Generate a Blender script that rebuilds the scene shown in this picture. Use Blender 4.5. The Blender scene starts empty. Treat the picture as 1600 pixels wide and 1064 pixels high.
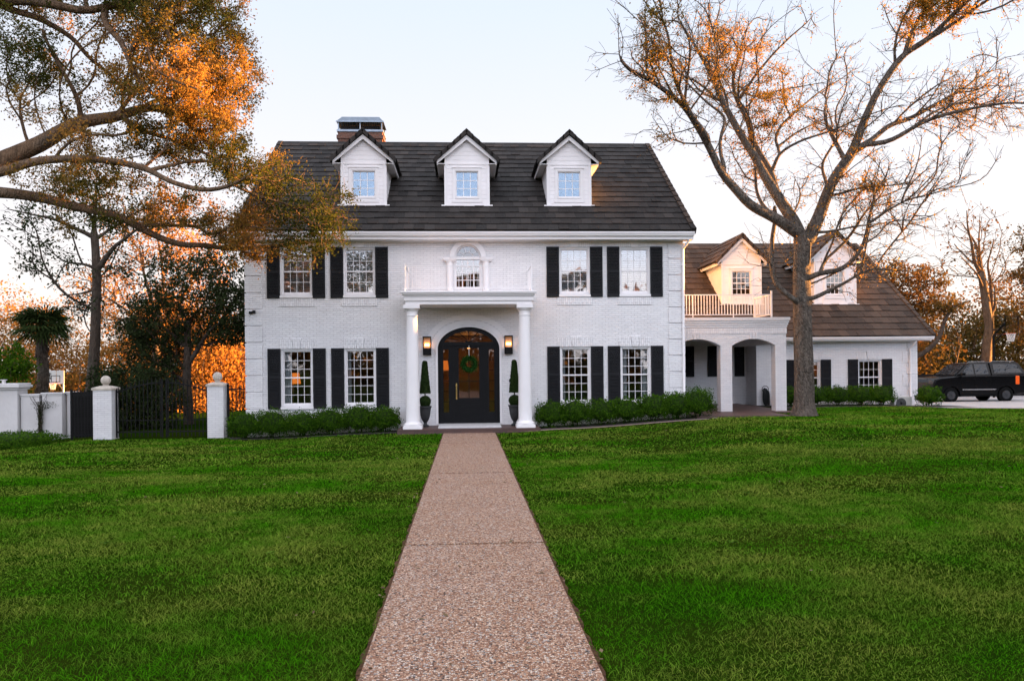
import bpy, bmesh, math, random
import numpy as np
from mathutils import Vector, Matrix

random.seed(7)
rng = np.random.default_rng(7)
S = bpy.context.scene
COL = S.collection
rad = math.radians

# ------------------------------------------------------------------ camera
cam_data = bpy.data.cameras.new("camera")
cam = bpy.data.objects.new("camera", cam_data)
COL.objects.link(cam)
FOC, YAW, ROLL = 1250.0, 0.057, 0.0095
cam_data.sensor_width = 36.0
cam_data.lens = FOC * 36.0 / 1600.0
cam_data.shift_y = 42.0 / 1600.0
cam_data.clip_start = 0.1
cam_data.clip_end = 3000.0
cam.matrix_world = (Matrix.Translation((-0.05, -26.0, 2.0)) @ Matrix.Rotation(-YAW, 4, 'Z')
                    @ Matrix.Rotation(rad(90), 4, 'X') @ Matrix.Rotation(-ROLL, 4, 'Z'))
S.camera = cam

# ------------------------------------------------------------------ light
SUN_EL, SUN_AZ = rad(5.2), rad(7.0)          # azimuth: angle from +X towards +Y
sdir = Vector((math.cos(SUN_EL) * math.cos(SUN_AZ), math.cos(SUN_EL) * math.sin(SUN_AZ), math.sin(SUN_EL)))
sun_data = bpy.data.lights.new("sun", 'SUN')
sun_data.energy = 5.0
sun_data.angle = rad(0.6)
sun_data.color = (1.0, 0.45, 0.12)
sun = bpy.data.objects.new("sun", sun_data)
COL.objects.link(sun)
sun.location = (60, 0, 40)
sun.rotation_euler = sdir.to_track_quat('Z', 'Y').to_euler()

W = bpy.data.worlds.new("World")
S.world = W
W.use_nodes = True
wt = W.node_tree
wt.nodes.clear()
def WN(t, **k):
    n = wt.nodes.new(t)
    for a, b in k.items():
        setattr(n, a, b)
    return n
w_out = WN('ShaderNodeOutputWorld')
w_bg = WN('ShaderNodeBackground')
w_bg.inputs['Strength'].default_value = 0.055
sky = WN('ShaderNodeTexSky', sky_type='NISHITA', sun_disc=False)
sky.sun_elevation = SUN_EL
sky.sun_rotation = rad(90) - SUN_AZ
sky.altitude = 200.0
sky.dust_density = 2.0
tc = WN('ShaderNodeTexCoord')
sep = WN('ShaderNodeSeparateXYZ')
wt.links.new(tc.outputs['Generated'], sep.inputs[0])
ramp = WN('ShaderNodeValToRGB')              # thin bright evening cloud, by elevation
cr = ramp.color_ramp
cr.elements[0].position = 0.0
cr.elements[0].color = (1.03, 0.95, 0.92, 1)
cr.elements[1].position = 1.0
cr.elements[1].color = (0.78, 0.85, 1.0, 1)
for p, c in ((0.10, (1.02, 0.945, 0.955)), (0.24, (0.955, 0.93, 1.0)), (0.42, (0.80, 0.88, 1.03))):
    e = cr.elements.new(p)
    e.color = (*c, 1)
wt.links.new(sep.outputs['Z'], ramp.inputs[0])
ramp2 = WN('ShaderNodeValToRGB')             # clearer blue sky opposite, by elevation
cr = ramp2.color_ramp
cr.elements[0].position = 0.0
cr.elements[0].color = (1.08, 0.93, 0.88, 1)
cr.elements[1].position = 1.0
cr.elements[1].color = (0.80, 0.84, 0.95, 1)
e = cr.elements.new(0.11); e.color = (1.05, 0.95, 0.95, 1)
e = cr.elements.new(0.20); e.color = (0.62, 0.82, 1.15, 1)
e = cr.elements.new(0.30); e.color = (0.66, 0.82, 1.10, 1)
e = cr.elements.new(0.45); e.color = (1.0, 0.95, 1.0, 1)
wt.links.new(sep.outputs['Z'], ramp2.inputs[0])
w_map = WN('ShaderNodeMapRange')
w_map.inputs['From Min'].default_value = 0.25
w_map.inputs['From Max'].default_value = -0.5
wt.links.new(sep.outputs['Y'], w_map.inputs['Value'])
mixd = WN('ShaderNodeMix', data_type='RGBA')
wt.links.new(w_map.outputs[0], mixd.inputs[0])
wt.links.new(ramp.outputs[0], mixd.inputs[6])
wt.links.new(ramp2.outputs[0], mixd.inputs[7])
gain = WN('ShaderNodeMapRange')
gain.inputs['From Min'].default_value = 0.25
gain.inputs['From Max'].default_value = -0.5
gain.inputs['To Min'].default_value = 1.80
gain.inputs['To Max'].default_value = 4.45
wt.links.new(sep.outputs['Y'], gain.inputs['Value'])
mul = WN('ShaderNodeVectorMath', operation='SCALE')
wt.links.new(mixd.outputs[2], mul.inputs[0])
wt.links.new(gain.outputs[0], mul.inputs['Scale'])
add = WN('ShaderNodeVectorMath', operation='MULTIPLY_ADD')
add.inputs[1].default_value = (0.10, 0.10, 0.10)
wt.links.new(sky.outputs[0], add.inputs[0])
wt.links.new(mul.outputs[0], add.inputs[2])
wt.links.new(add.outputs[0], w_bg.inputs['Color'])
wt.links.new(w_bg.outputs[0], w_out.inputs[0])

vs = S.view_settings
vs.view_transform = 'Standard'
vs.look = 'None'
vs.gamma = 1.0
vs.exposure = 3.3
vs.use_curve_mapping = False
cy = S.cycles
cy.max_bounces = 6
cy.diffuse_bounces = 3
cy.glossy_bounces = 3
cy.transmission_bounces = 4
cy.transparent_max_bounces = 8
cy.caustics_reflective = False
cy.caustics_refractive = False
cy.sample_clamp_indirect = 6.0

# ------------------------------------------------------------------ materials
class NT:
    def __init__(self, name):
        self.m = bpy.data.materials.new(name)
        self.m.use_nodes = True
        self.t = self.m.node_tree
        self.t.nodes.clear()
        self.out = self.n('ShaderNodeOutputMaterial')
    def n(self, t, props=None, **ins):
        x = self.t.nodes.new(t)
        for k, v in (props or {}).items():
            setattr(x, k, v)
        for k, v in ins.items():
            self.put(x, k, v)
        return x
    def put(self, x, k, v):
        s = x.inputs[int(k[1:])] if (k[0] == 'i' and k[1:].isdigit()) else x.inputs[k.replace('_', ' ')]
        if isinstance(v, bpy.types.NodeSocket):
            self.t.links.new(v, s)
        elif isinstance(v, bpy.types.Node):
            self.t.links.new(v.outputs[0], s)
        else:
            if isinstance(v, (tuple, list)) and len(v) == 3 and s.type == 'RGBA':
                v = (*v, 1)
            s.default_value = v
    def pos(self):
        return self.n('ShaderNodeNewGeometry').outputs['Position']
    def noise(self, vec, scale, detail=3, rough=.55):
        return self.n('ShaderNodeTexNoise', Vector=vec, Scale=scale, Detail=detail, Roughness=rough).outputs[0]
    def mix(self, f, a, b, mode='MIX'):
        x = self.n('ShaderNodeMix', {'data_type': 'RGBA', 'blend_type': mode})
        self.put(x, 'i0', f); self.put(x, 'i6', a); self.put(x, 'i7', b)
        return x.outputs[2]
    def rng(self, v, a, b, c=0., d=1.):
        return self.n('ShaderNodeMapRange', Value=v, From_Min=a, From_Max=b, To_Min=c, To_Max=d).outputs[0]
    def scalev(self, vec, v):
        return self.n('ShaderNodeVectorMath', {'operation': 'MULTIPLY'}, i0=vec, i1=v).outputs[0]
    def attr(self, name):
        return self.n('ShaderNodeAttribute', {'attribute_name': name}).outputs['Fac']
    def bump(self, h, dist, strength=1.):
        return self.n('ShaderNodeBump', Height=h, Distance=dist, Strength=strength).outputs[0]
    def pbr(self, col, rough=.6, normal=None, metal=0., spec=.5, **k):
        b = self.n('ShaderNodeBsdfPrincipled', Base_Color=col, Roughness=rough, Metallic=metal)
        b.inputs['Specular IOR Level'].default_value = spec
        if normal is not None:
            self.put(b, 'Normal', normal)
        for a, v in k.items():
            self.put(b, a, v)
        return b
    def done(self, sh):
        self.t.links.new(sh.outputs[0] if isinstance(sh, bpy.types.Node) else sh, self.out.inputs[0])
        return self.m

def brick_uv(t):
    p = t.pos()
    s = t.n('ShaderNodeSeparateXYZ', i0=p)
    u = t.n('ShaderNodeMath', {'operation': 'ADD'}, i0=s.outputs[0], i1=s.outputs[1])
    return t.n('ShaderNodeCombineXYZ', X=u.outputs[0], Y=s.outputs[2]).outputs[0]

def m_brick(name, c1, c2, mortar, bw=.215, rh=.0677, ms=.0045, rough=.55, vertical=False, dirt=(.60, .57, .55)):
    t = NT(name)
    uv = brick_uv(t)
    if vertical:
        s = t.n('ShaderNodeSeparateXYZ', i0=uv)
        uv = t.n('ShaderNodeCombineXYZ', X=s.outputs[1], Y=s.outputs[0]).outputs[0]
    b = t.n('ShaderNodeTexBrick', {'offset': .5}, Vector=uv, Color1=c1, Color2=c2, Mortar=mortar, Scale=1.0,
            Mortar_Size=ms, Mortar_Smooth=.25, Bias=0., Brick_Width=bw, Row_Height=rh)
    p = t.pos()
    n1 = t.noise(p, .8, 5)
    n2 = t.noise(p, 45., 3)
    f = t.rng(n1, .52, .78, 0, .35)
    col = t.mix(f, b.outputs[0], dirt, 'MULTIPLY')
    inv = t.n('ShaderNodeMath', {'operation': 'SUBTRACT'}, i0=1., i1=b.outputs[1])
    h = t.n('ShaderNodeMath', {'operation': 'MULTIPLY_ADD'}, i0=n2, i1=.35, i2=inv.outputs[0])
    return t.done(t.pbr(col, rough, t.bump(h.outputs[0], .012, 1.0), spec=.35))

def m_plain(name, col, rough=.5, metal=0., var=.12, scale=6., bump=.0, spec=.5, stretch=None):
    t = NT(name)
    p = t.pos()
    if stretch:
        p = t.scalev(p, stretch)
    n = t.noise(p, scale, 5)
    dark = tuple(c * (1 - var) for c in col)
    lite = tuple(min(1, c * (1 + var)) for c in col)
    c = t.mix(t.rng(n, .3, .7), dark, lite)
    nm = t.bump(t.noise(p, scale * 8, 4), bump) if bump else None
    return t.done(t.pbr(c, rough, nm, metal, spec))

M = {}
M['brick'] = m_brick('white_painted_brick', (.81, .79, .795), (.75, .73, .74), (.62, .59, .60), dirt=(.78, .76, .76))  # mortar tone set darker for shade in the joints and slight grime
M['soldier'] = m_brick('white_painted_soldier_brick', (.80, .78, .785), (.72, .70, .71), (.58, .55, .56), vertical=True, dirt=(.8, .78, .78))
M['redbrick'] = m_brick('old_red_brick', (.15, .055, .028), (.10, .038, .022), (.16, .13, .11), ms=.006)
M['paver'] = m_brick('brown_brick_paving', (.10, .055, .045), (.075, .045, .04), (.04, .032, .03), bw=.2, rh=.1)
M['trim'] = m_plain('white_trim_paint', (.80, .77, .775), .45, var=.035, scale=1.4, bump=.0015)
M['black'] = m_plain('black_door_paint', (.006, .006, .007), .45, var=.2, spec=.15)
M['shutter'] = m_plain('charcoal_shutter_paint', (.012, .012, .014), .7, var=.2, scale=9, spec=.2)
M['iron'] = m_plain('black_iron', (.006, .006, .0065), .7, var=.3, scale=20, spec=.2)
M['metal'] = m_plain('galvanised_metal', (.25, .29, .34), .42, .8, var=.2, scale=5)
M['brass'] = m_plain('aged_brass', (.62, .44, .16), .3, 1.0, var=.1)
M['stucco'] = m_plain('pale_stucco', (.60, .575, .57), .85, var=.1, scale=1.1, bump=.01)
M['limestone'] = m_plain('weathered_limestone', (.56, .49, .42), .85, var=.28, scale=6, bump=.012)
M['slab'] = m_plain('pale_stone_slab', (.55, .54, .54), .75, var=.1, scale=7, bump=.003)
M['urn'] = m_plain('dark_cast_urn', (.022, .023, .025), .55, var=.3, scale=10)
M['soil'] = m_plain('dark_mulch', (.030, .021, .017), .95, var=.6, scale=16, bump=.03)
M['edgesoil'] = m_plain('brown_edge_soil', (.115, .058, .032), .95, var=.6, scale=22, bump=.02, spec=.1)
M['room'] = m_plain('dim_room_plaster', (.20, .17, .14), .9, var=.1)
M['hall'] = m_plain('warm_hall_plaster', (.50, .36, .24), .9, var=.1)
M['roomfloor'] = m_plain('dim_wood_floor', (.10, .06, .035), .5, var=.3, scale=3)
M['curtain'] = m_plain('pale_curtain', (.58, .56, .55), .9, var=.15, scale=6, stretch=(6, 1, .2))
M['blind'] = m_plain('white_louvre', (.74, .72, .71), .6, var=.05)
M['concrete'] = m_plain('pale_concrete', (.44, .41, .40), .9, var=.12, scale=1.2, bump=.004)
M['edging'] = m_plain('path_concrete', (.24, .17, .14), .9, var=.2, scale=8, bump=.004)
M['plastic'] = m_plain('beige_plastic', (.50, .49, .46), .55, var=.06)
M['darkboard'] = m_plain('black_fence_board', (.008, .0075, .0075), .8, spec=.15, var=.4, scale=3, stretch=(.3, .3, 9))
M['rubber'] = m_plain('tyre_rubber', (.006, .006, .006), .9, var=.3, scale=15, spec=.1)
M['carpaint'] = m_plain('black_car_paint', (.003, .003, .0035), .18, var=.1, spec=.22)
M['carglass'] = m_plain('dark_car_glass', (.004, .004, .005), .05, var=.05, spec=.25)
M['wheel'] = m_plain('dark_alloy', (.045, .045, .047), .5, .0, var=.2, spec=.3)
M['chrome'] = m_plain('chrome_trim', (.55, .55, .56), .2, 1.0, var=.05)
M['hoopred'] = m_plain('orange_hoop_rim', (.60, .12, .03), .5, var=.1)
M['fanwell'] = m_plain('grey_fan_grille', (.16, .16, .155), .7, var=.2)
t_ = NT('dark_car_window')
M['carglass'] = t_.done(t_.pbr((.004, .004, .005), .03, t_.bump(t_.noise(t_.pos(), 2.6, 4), .10, 1.), spec=.55))
M['headlamp'] = m_plain('smoked_headlamp', (.05, .05, .05), .2, var=.1)
M['net'] = m_plain('white_net_cord', (.72, .70, .68), .9, var=.1)
M['hose'] = m_plain('black_garden_hose', (.015, .016, .017), .5, var=.2)

def m_siding():
    t = NT('white_lap_siding')
    s = t.n('ShaderNodeSeparateXYZ', i0=t.pos())
    z = t.n('ShaderNodeMath', {'operation': 'MULTIPLY'}, i0=s.outputs[2], i1=1 / .145)
    fr = t.n('ShaderNodeMath', {'operation': 'FRACT'}, i0=z.outputs[0])
    h = t.n('ShaderNodeMath', {'operation': 'SUBTRACT'}, i0=1., i1=fr.outputs[0])
    n = t.noise(t.pos(), 2., 4)
    col = t.mix(t.rng(n, .35, .7), (.80, .77, .78), (.72, .69, .69))
    return t.done(t.pbr(col, .5, t.bump(h.outputs[0], .02)))
M['siding'] = m_siding()

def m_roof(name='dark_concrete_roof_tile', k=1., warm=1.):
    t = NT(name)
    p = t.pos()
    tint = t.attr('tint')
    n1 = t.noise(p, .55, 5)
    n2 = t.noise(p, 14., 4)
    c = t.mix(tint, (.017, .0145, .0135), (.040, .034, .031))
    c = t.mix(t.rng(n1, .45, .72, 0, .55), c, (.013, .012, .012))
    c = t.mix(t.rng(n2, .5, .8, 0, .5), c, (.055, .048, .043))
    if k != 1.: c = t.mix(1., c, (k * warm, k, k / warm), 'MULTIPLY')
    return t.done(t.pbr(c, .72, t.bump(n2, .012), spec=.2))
M['roof'] = m_roof()
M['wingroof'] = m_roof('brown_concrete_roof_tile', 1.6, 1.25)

def m_glass(name, refl, tint=(.9, .93, .95)):
    t = NT(name)
    g = t.n('ShaderNodeBsdfGlossy', Color=(.92, .95, 1.), Roughness=.02)
    p = t.n('ShaderNodeBsdfTransparent', Color=tint)
    nz = t.noise(t.pos(), 1.7, 2)
    t.put(g, 'Normal', t.bump(nz, .006, .2))
    lw = t.n('ShaderNodeFresnel', IOR=1.5)
    f = t.n('ShaderNodeMath', {'operation': 'ADD', 'use_clamp': True}, i0=lw, i1=refl)
    mx = t.n('ShaderNodeMixShader', i0=f.outputs[0], i1=p, i2=g)
    return t.done(mx)
M['glass'] = m_glass('window_glass', .05)
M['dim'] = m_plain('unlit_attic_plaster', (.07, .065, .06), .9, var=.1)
M['glassdorm'] = m_glass('dormer_window_glass', .13)
M['glassup'] = m_glass('coated_window_glass', .16)
M['glassdoor'] = m_glass('door_glass', .03, (.8, .78, .76))

def m_emit(name, col, st):
    t = NT(name)
    return t.done(t.n('ShaderNodeEmission', Color=col, Strength=st))
M['flame'] = m_emit('lit_bulb', (1., .36, .07), 3.2)
M['globe'] = m_emit('lit_globe', (1., .42, .13), 3.5)
M['lampglow'] = m_emit('lit_lamp_shade', (1., .24, .035), .10)

def m_taillight():
    t = NT('orange_tail_lamp')
    b = t.pbr((.55, .06, .01), .2)
    b.inputs['Emission Color'].default_value = (1., .16, .01, 1)
    b.inputs['Emission Strength'].default_value = .035
    return t.done(b)
M['tail'] = m_taillight()

def m_leaf(name, c0, c1, trans=.35, c2=None, scale=.9, rough=.6):
    t = NT(name)
    tint = t.attr('tint')
    c = t.mix(tint, c0, c1)
    if c2:
        n = t.noise(t.pos(), scale, 3)
        c = t.mix(t.rng(n, .42, .62), c, c2)
    d = t.pbr(c, .75, spec=.06)
    tr = t.n('ShaderNodeBsdfTranslucent', Color=c)
    return t.done(t.n('ShaderNodeMixShader', i0=trans, i1=d, i2=tr))

def m_bark(name, c0, c1, bump=.03, sc=9.):
    t = NT(name)
    p = t.scalev(t.pos(), (1, 1, .35))
    n = t.noise(p, sc, 6, .65)
    n2 = t.noise(t.pos(), 1.3, 3)
    v = t.n('ShaderNodeTexVoronoi', {'feature': 'DISTANCE_TO_EDGE'}, Vector=p, Scale=sc * 1.6).outputs[0]
    h = t.n('ShaderNodeMath', {'operation': 'MULTIPLY_ADD'}, i0=t.rng(v, 0, .25), i1=.6, i2=n)
    c = t.mix(t.rng(n, .3, .7), c0, c1)
    c = t.mix(t.rng(n2, .5, .75, 0, .4), c, (.12, .115, .10))
    return t.done(t.pbr(c, .9, t.bump(h.outputs[0], bump), spec=.2))

M['bark'] = m_bark('grey_brown_bark', (.042, .033, .027), (.18, .145, .118), .055, 11.)
M['barkoak'] = m_bark('oak_bark', (.06, .036, .021), (.20, .122, .072))
M['barkdark'] = m_bark('dark_bark', (.035, .026, .02), (.09, .066, .05))
M['leafoak'] = m_leaf('oak_leaf', (.040, .056, .010), (.45, .23, .055), .48, (.060, .068, .012), .45)
M['leafmoss'] = m_leaf('clump_leaf', (.15, .12, .018), (.45, .22, .045), .5)
M['leafever'] = m_leaf('evergreen_leaf', (.014, .026, .008), (.040, .052, .018), .2)
M['leafwood'] = m_leaf('dry_wood_leaf', (.36, .15, .03), (.60, .28, .06), .5, (.22, .12, .03), .12)
M['leafolive'] = m_leaf('olive_leaf', (.050, .048, .010), (.16, .10, .028), .3, (.13, .062, .016), .2)
M['leafbox'] = m_leaf('boxwood_leaf', (.014, .052, .002), (.078, .165, .008), .32)
M['leaftop'] = m_leaf('topiary_leaf', (.014, .030, .008), (.035, .058, .016), .2)
M['leafpalm'] = m_leaf('palm_leaf', (.020, .038, .010), (.045, .065, .018), .2)
M['leafwreath'] = m_leaf('wreath_leaf', (.012, .05, .008), (.03, .11, .02), .2)
M['weed'] = m_leaf('weed_leaf', (.05, .12, .004), (.13, .22, .02), .25)
M['deadleaf'] = m_leaf('fallen_leaf', (.06, .035, .02), (.22, .16, .09), .1)

def m_lawn():
    t = NT('lawn_soil')
    p = t.pos()
    n = t.noise(p, .5, 4)
    n2 = t.noise(p, 30., 4)
    c = t.mix(t.rng(n, .35, .65), (.007, .030, .001), (.022, .034, .003))
    c = t.mix(t.rng(n2, .45, .75, 0, .7), c, (.018, .017, .004))
    return t.done(t.pbr(c, 1., t.bump(n2, .03), spec=0.))
M['lawn'] = m_lawn()

def m_grass():
    t = NT('grass_blade')
    p = t.pos()
    ps = t.scalev(p, (.55, 1.0, 1.))
    n = t.noise(ps, .62, 5, .62)
    n3 = t.noise(p, 2.6, 3)
    tint = t.attr('tint')
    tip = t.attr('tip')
    s = t.n('ShaderNodeMath', {'operation': 'MULTIPLY_ADD'}, i0=n3, i1=.35, i2=n)
    f = t.rng(s.outputs[0], .57, .79)
    green = t.mix(tint, (.011, .092, .0008), (.097, .395, .005))
    dry = t.mix(tint, (.045, .140, .003), (.41, .48, .075))
    c = t.mix(f, green, dry)
    c = t.mix(t.rng(tip, 0, 1, .55, 0), c, (.022, .026, .005))  # blade bases darkened in colour, standing for shade between the blades
    d = t.pbr(c, .8, spec=.0)
    tr = t.n('ShaderNodeBsdfTranslucent', Color=c)
    return t.done(t.n('ShaderNodeMixShader', i0=.3, i1=d, i2=tr))
M['grass'] = m_grass()

def m_aggregate():
    t = NT('exposed_aggregate')
    p = t.pos()
    v = t.n('ShaderNodeTexVoronoi', Vector=p, Scale=70., Randomness=1.)
    v2 = t.n('ShaderNodeTexVoronoi', {'feature': 'DISTANCE_TO_EDGE'}, Vector=p, Scale=70.)
    s = t.n('ShaderNodeSeparateXYZ', i0=v.outputs['Color'])
    r = t.n('ShaderNodeValToRGB', i0=s.outputs[0])
    cr = r.color_ramp
    cr.interpolation = 'CONSTANT'
    pts = ((0, (.46, .25, .155)), (.22, (.34, .165, .10)), (.40, (.60, .37, .25)), (.58, (.22, .11, .07)), (.70, (.78, .56, .42)), (.82, (.50, .45, .42)), (.89, (.05, .045, .045)), (.945, (.80, .68, .58)))
    cr.elements[0].position = 0; cr.elements[0].color = (*pts[0][1], 1)
    cr.elements[1].position = pts[1][0]; cr.elements[1].color = (*pts[1][1], 1)
    for q, c in pts[2:]:
        e = cr.elements.new(q); e.color = (*c, 1)
    edge = t.rng(v2.outputs[0], 0, .12)
    n = t.noise(p, 1.1, 4)
    c = t.mix(edge, (.15, .09, .07), r)
    c = t.mix(t.rng(n, .4, .7, 0, .5), c, (.93, .84, .72), 'MULTIPLY')
    return t.done(t.pbr(c, .85, t.bump(edge, .006), spec=.3))
M['aggregate'] = m_aggregate()

# ------------------------------------------------------------------ mesh helpers
class MB:
    def __init__(self):
        self.v = []; self.f = []; self.t = []
        self.tint = 0.5
    def add(self, vs, fs, tint=None):
        b = len(self.v)
        self.v.extend([tuple(q) for q in vs])
        self.f.extend([tuple(i + b for i in q) for q in fs])
        self.t.extend([self.tint if tint is None else tint] * len(vs))
    def box(self, x0, x1, y0, y1, z0, z1, tint=None):
        self.hexa([(x0, y0, z0), (x1, y0, z0), (x1, y1, z0), (x0, y1, z0), (x0, y0, z1), (x1, y0, z1), (x1, y1, z1), (x0, y1, z1)], tint)
    def hexa(self, p, tint=None):
        self.add(p, [(0, 3, 2, 1), (4, 5, 6, 7), (0, 1, 5, 4), (1, 2, 6, 5), (2, 3, 7, 6), (3, 0, 4, 7)], tint)
    def obox(self, c, ax, half, tint=None):
        c = Vector(c); a = [Vector(q).normalized() * h for q, h in zip(ax, half)]
        p = []
        for k in (-1, 1):
            for i, j in ((-1, -1), (1, -1), (1, 1), (-1, 1)):
                p.append(c + a[0] * i + a[1] * j + a[2] * k)
        self.hexa(p, tint)
    def beam(self, a, b, w, h, up=(0, 0, 1), tint=None):
        a = Vector(a); b = Vector(b); d = b - a
        side = d.cross(Vector(up))
        if side.length < 1e-5: side = d.cross(Vector((0, 1, 0)))
        u = side.cross(d)
        self.obox((a + b) / 2, (d, side, u), (d.length / 2, w / 2, h / 2), tint)
    def prism(self, poly, axis, a, b, tint=None):
        """polygon in the plane across `axis` ('x': (y,z), 'y': (x,z), 'z': (x,y)), extruded from a to b"""
        def pt(q, k):
            return {'x': (k, q[0], q[1]), 'y': (q[0], k, q[1]), 'z': (q[0], q[1], k)}[axis]
        n = len(poly)
        vs = [pt(q, a) for q in poly] + [pt(q, b) for q in poly]
        fs = [tuple(range(n))[::-1], tuple(range(n, 2 * n))] + [(i, (i + 1) % n, n + (i + 1) % n, n + i) for i in range(n)]
        self.add(vs, fs, tint)
    def tube(self, pts, radii, n=8, cap=True, tint=None):
        pts = [Vector(p) for p in pts]
        if not hasattr(radii, '__len__'): radii = [radii] * len(pts)
        vs = []; fs = []
        u = None
        for i, p in enumerate(pts):
            d = (pts[min(i + 1, len(pts) - 1)] - pts[max(i - 1, 0)])
            if d.length < 1e-9: d = Vector((0, 0, 1))
            d.normalize()
            if u is None:
                u = d.cross(Vector((0, 0, 1)) if abs(d.z) < .9 else Vector((1, 0, 0)))
            u = (u - d * u.dot(d))
            if u.length < 1e-6: u = d.orthogonal()
            u.normalize()
            w = d.cross(u)
            for k in range(n):
                a = 2 * math.pi * k / n
                vs.append(p + (u * math.cos(a) + w * math.sin(a)) * radii[i])
        for i in range(len(pts) - 1):
            for k in range(n):
                k2 = (k + 1) % n
                fs.append((i * n + k, i * n + k2, (i + 1) * n + k2, (i + 1) * n + k))
        if cap:
            fs.append(tuple(range(n))[::-1])
            b = (len(pts) - 1) * n
            fs.append(tuple(range(b, b + n)))
        self.add(vs, fs, tint)
    def lathe(self, prof, c, n=24, tint=None, sx=1., sy=1.):
        vs = []; fs = []
        for r, z in prof:
            for k in range(n):
                a = 2 * math.pi * k / n
                vs.append((c[0] + r * sx * math.cos(a), c[1] + r * sy * math.sin(a), c[2] + z))
        m = len(prof)
        for i in range(m - 1):
            for k in range(n):
                k2 = (k + 1) % n
                fs.append((i * n + k, i * n + k2, (i + 1) * n + k2, (i + 1) * n + k))
        fs.append(tuple(range(n))[::-1]); fs.append(tuple(range((m - 1) * n, m * n)))
        self.add(vs, fs, tint)
    def ball(self, c, r, n=16, tint=None):
        prof = [(r * math.sin(math.pi * i / n) + 1e-4, -r * math.cos(math.pi * i / n)) for i in range(n + 1)]
        self.lathe(prof, c, n * 2, tint)
    def torus(self, c, R, r, n=24, m=8, axis='y', tint=None):
        pts = []
        for k in range(n + 1):
            a = 2 * math.pi * k / n
            q = (R * math.cos(a), R * math.sin(a))
            pts.append({'y': (c[0] + q[0], c[1], c[2] + q[1]), 'z': (c[0] + q[0], c[1] + q[1], c[2]), 'x': (c[0], c[1] + q[0], c[2] + q[1])}[axis])
        self.tube(pts, r, m, False, tint)

ORG = {}
def link(o, parent):
    COL.objects.link(o)
    if parent is not None:
        o.parent = parent
def build(mb, name, mat, parent=None, smooth=False, bevel=0., origin=None):
    """one mesh object; vertices are given in world space"""
    if parent is not None:
        org = ORG[parent.name]
    else:
        org = Vector(origin) if origin is not None else Vector((0, 0, 0))
    me = bpy.data.meshes.new(name)
    me.from_pydata([(p[0] - org.x, p[1] - org.y, p[2] - org.z) for p in mb.v], [], mb.f)
    a = me.attributes.new('tint', 'FLOAT', 'POINT')
    a.data.foreach_set('value', np.array(mb.t, dtype=np.float32))
    me.materials.append(M[mat])
    bm = bmesh.new(); bm.from_mesh(me)
    bmesh.ops.recalc_face_normals(bm, faces=bm.faces)
    bm.to_mesh(me); bm.free()
    if smooth:
        me.polygons.foreach_set('use_smooth', [True] * len(me.polygons))
    o = bpy.data.objects.new(name, me)
    link(o, parent)
    ORG[o.name] = org
    if parent is None:
        o.location = org
    if smooth == 'auto':
        md = o.modifiers.new('edges', 'EDGE_SPLIT'); md.split_angle = rad(40)
    if bevel:
        md = o.modifiers.new('bevel', 'BEVEL'); md.width = bevel; md.segments = 2; md.limit_method = 'ANGLE'; md.angle_limit = rad(50)
    return o
def np_mesh(name, V, F, mat, parent=None, tint=None, tip=None, smooth=False, origin=None):
    org = ORG[parent.name] if parent is not None else (Vector(origin) if origin is not None else Vector((0, 0, 0)))
    V = np.asarray(V, dtype=np.float32) - np.array(org, dtype=np.float32)
    me = bpy.data.meshes.new(name)
    nv, (nf, k) = len(V), F.shape
    me.vertices.add(nv); me.vertices.foreach_set('co', V.ravel())
    me.loops.add(nf * k); me.loops.foreach_set('vertex_index', F.astype(np.int32).ravel())
    me.polygons.add(nf)
    me.polygons.foreach_set('loop_start', np.arange(nf, dtype=np.int32) * k)
    me.polygons.foreach_set('loop_total', np.full(nf, k, dtype=np.int32))
    for nm, arr in (('tint', tint), ('tip', tip)):
        if arr is not None:
            a = me.attributes.new(nm, 'FLOAT', 'POINT')
            a.data.foreach_set('value', np.asarray(arr, dtype=np.float32))
    me.update(calc_edges=True)
    if smooth:
        me.polygons.foreach_set('use_smooth', [True] * nf)
    me.materials.append(M[mat])
    o = bpy.data.objects.new(name, me)
    link(o, parent)
    ORG[o.name] = org
    if parent is None: o.location = org
    return o
def tag(o, label=None, cat=None, group=None, kind=None):
    if label: o['label'] = label
    if cat: o['category'] = cat
    if group: o['group'] = group
    if kind: o['kind'] = kind
    return o
def thing(name, loc, label, cat, group=None):
    o = bpy.data.objects.new(name, None)
    o.empty_display_size = .2
    COL.objects.link(o)
    o.location = loc
    ORG[o.name] = Vector(loc)
    return tag(o, label, cat, group)

def sm(t):
    t = np.clip(t, 0, 1)
    return t * t * (3 - 2 * t)
def ground_z(x, y):
    x = np.asarray(x, dtype=float); y = np.asarray(y, dtype=float)
    fy = sm((y + 22) / 20.)
    left = -.16 * sm((-x - 2) / 5.) - .20 * sm((-x - 12) / 3.)
    right = .07 * sm((x - 1) / 2.) + .27 * sm((x - 2.5) / 6.)
    right = right - .24 * sm((y - 3) / 8.) * sm((x - 16) / 3.)
    far = -1.1 * sm((y - 9) / 26.) * sm((-x - 4) / 6.)
    dip = .05 * np.sin(x * .31 + 1.) * np.sin(y * .27) * sm((np.abs(x) - 1.2) / 3.) * sm((-y - 2) / 4.)
    return (left + right) * fy + far + dip
def gz(x, y):
    return float(ground_z(x, y))
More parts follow.
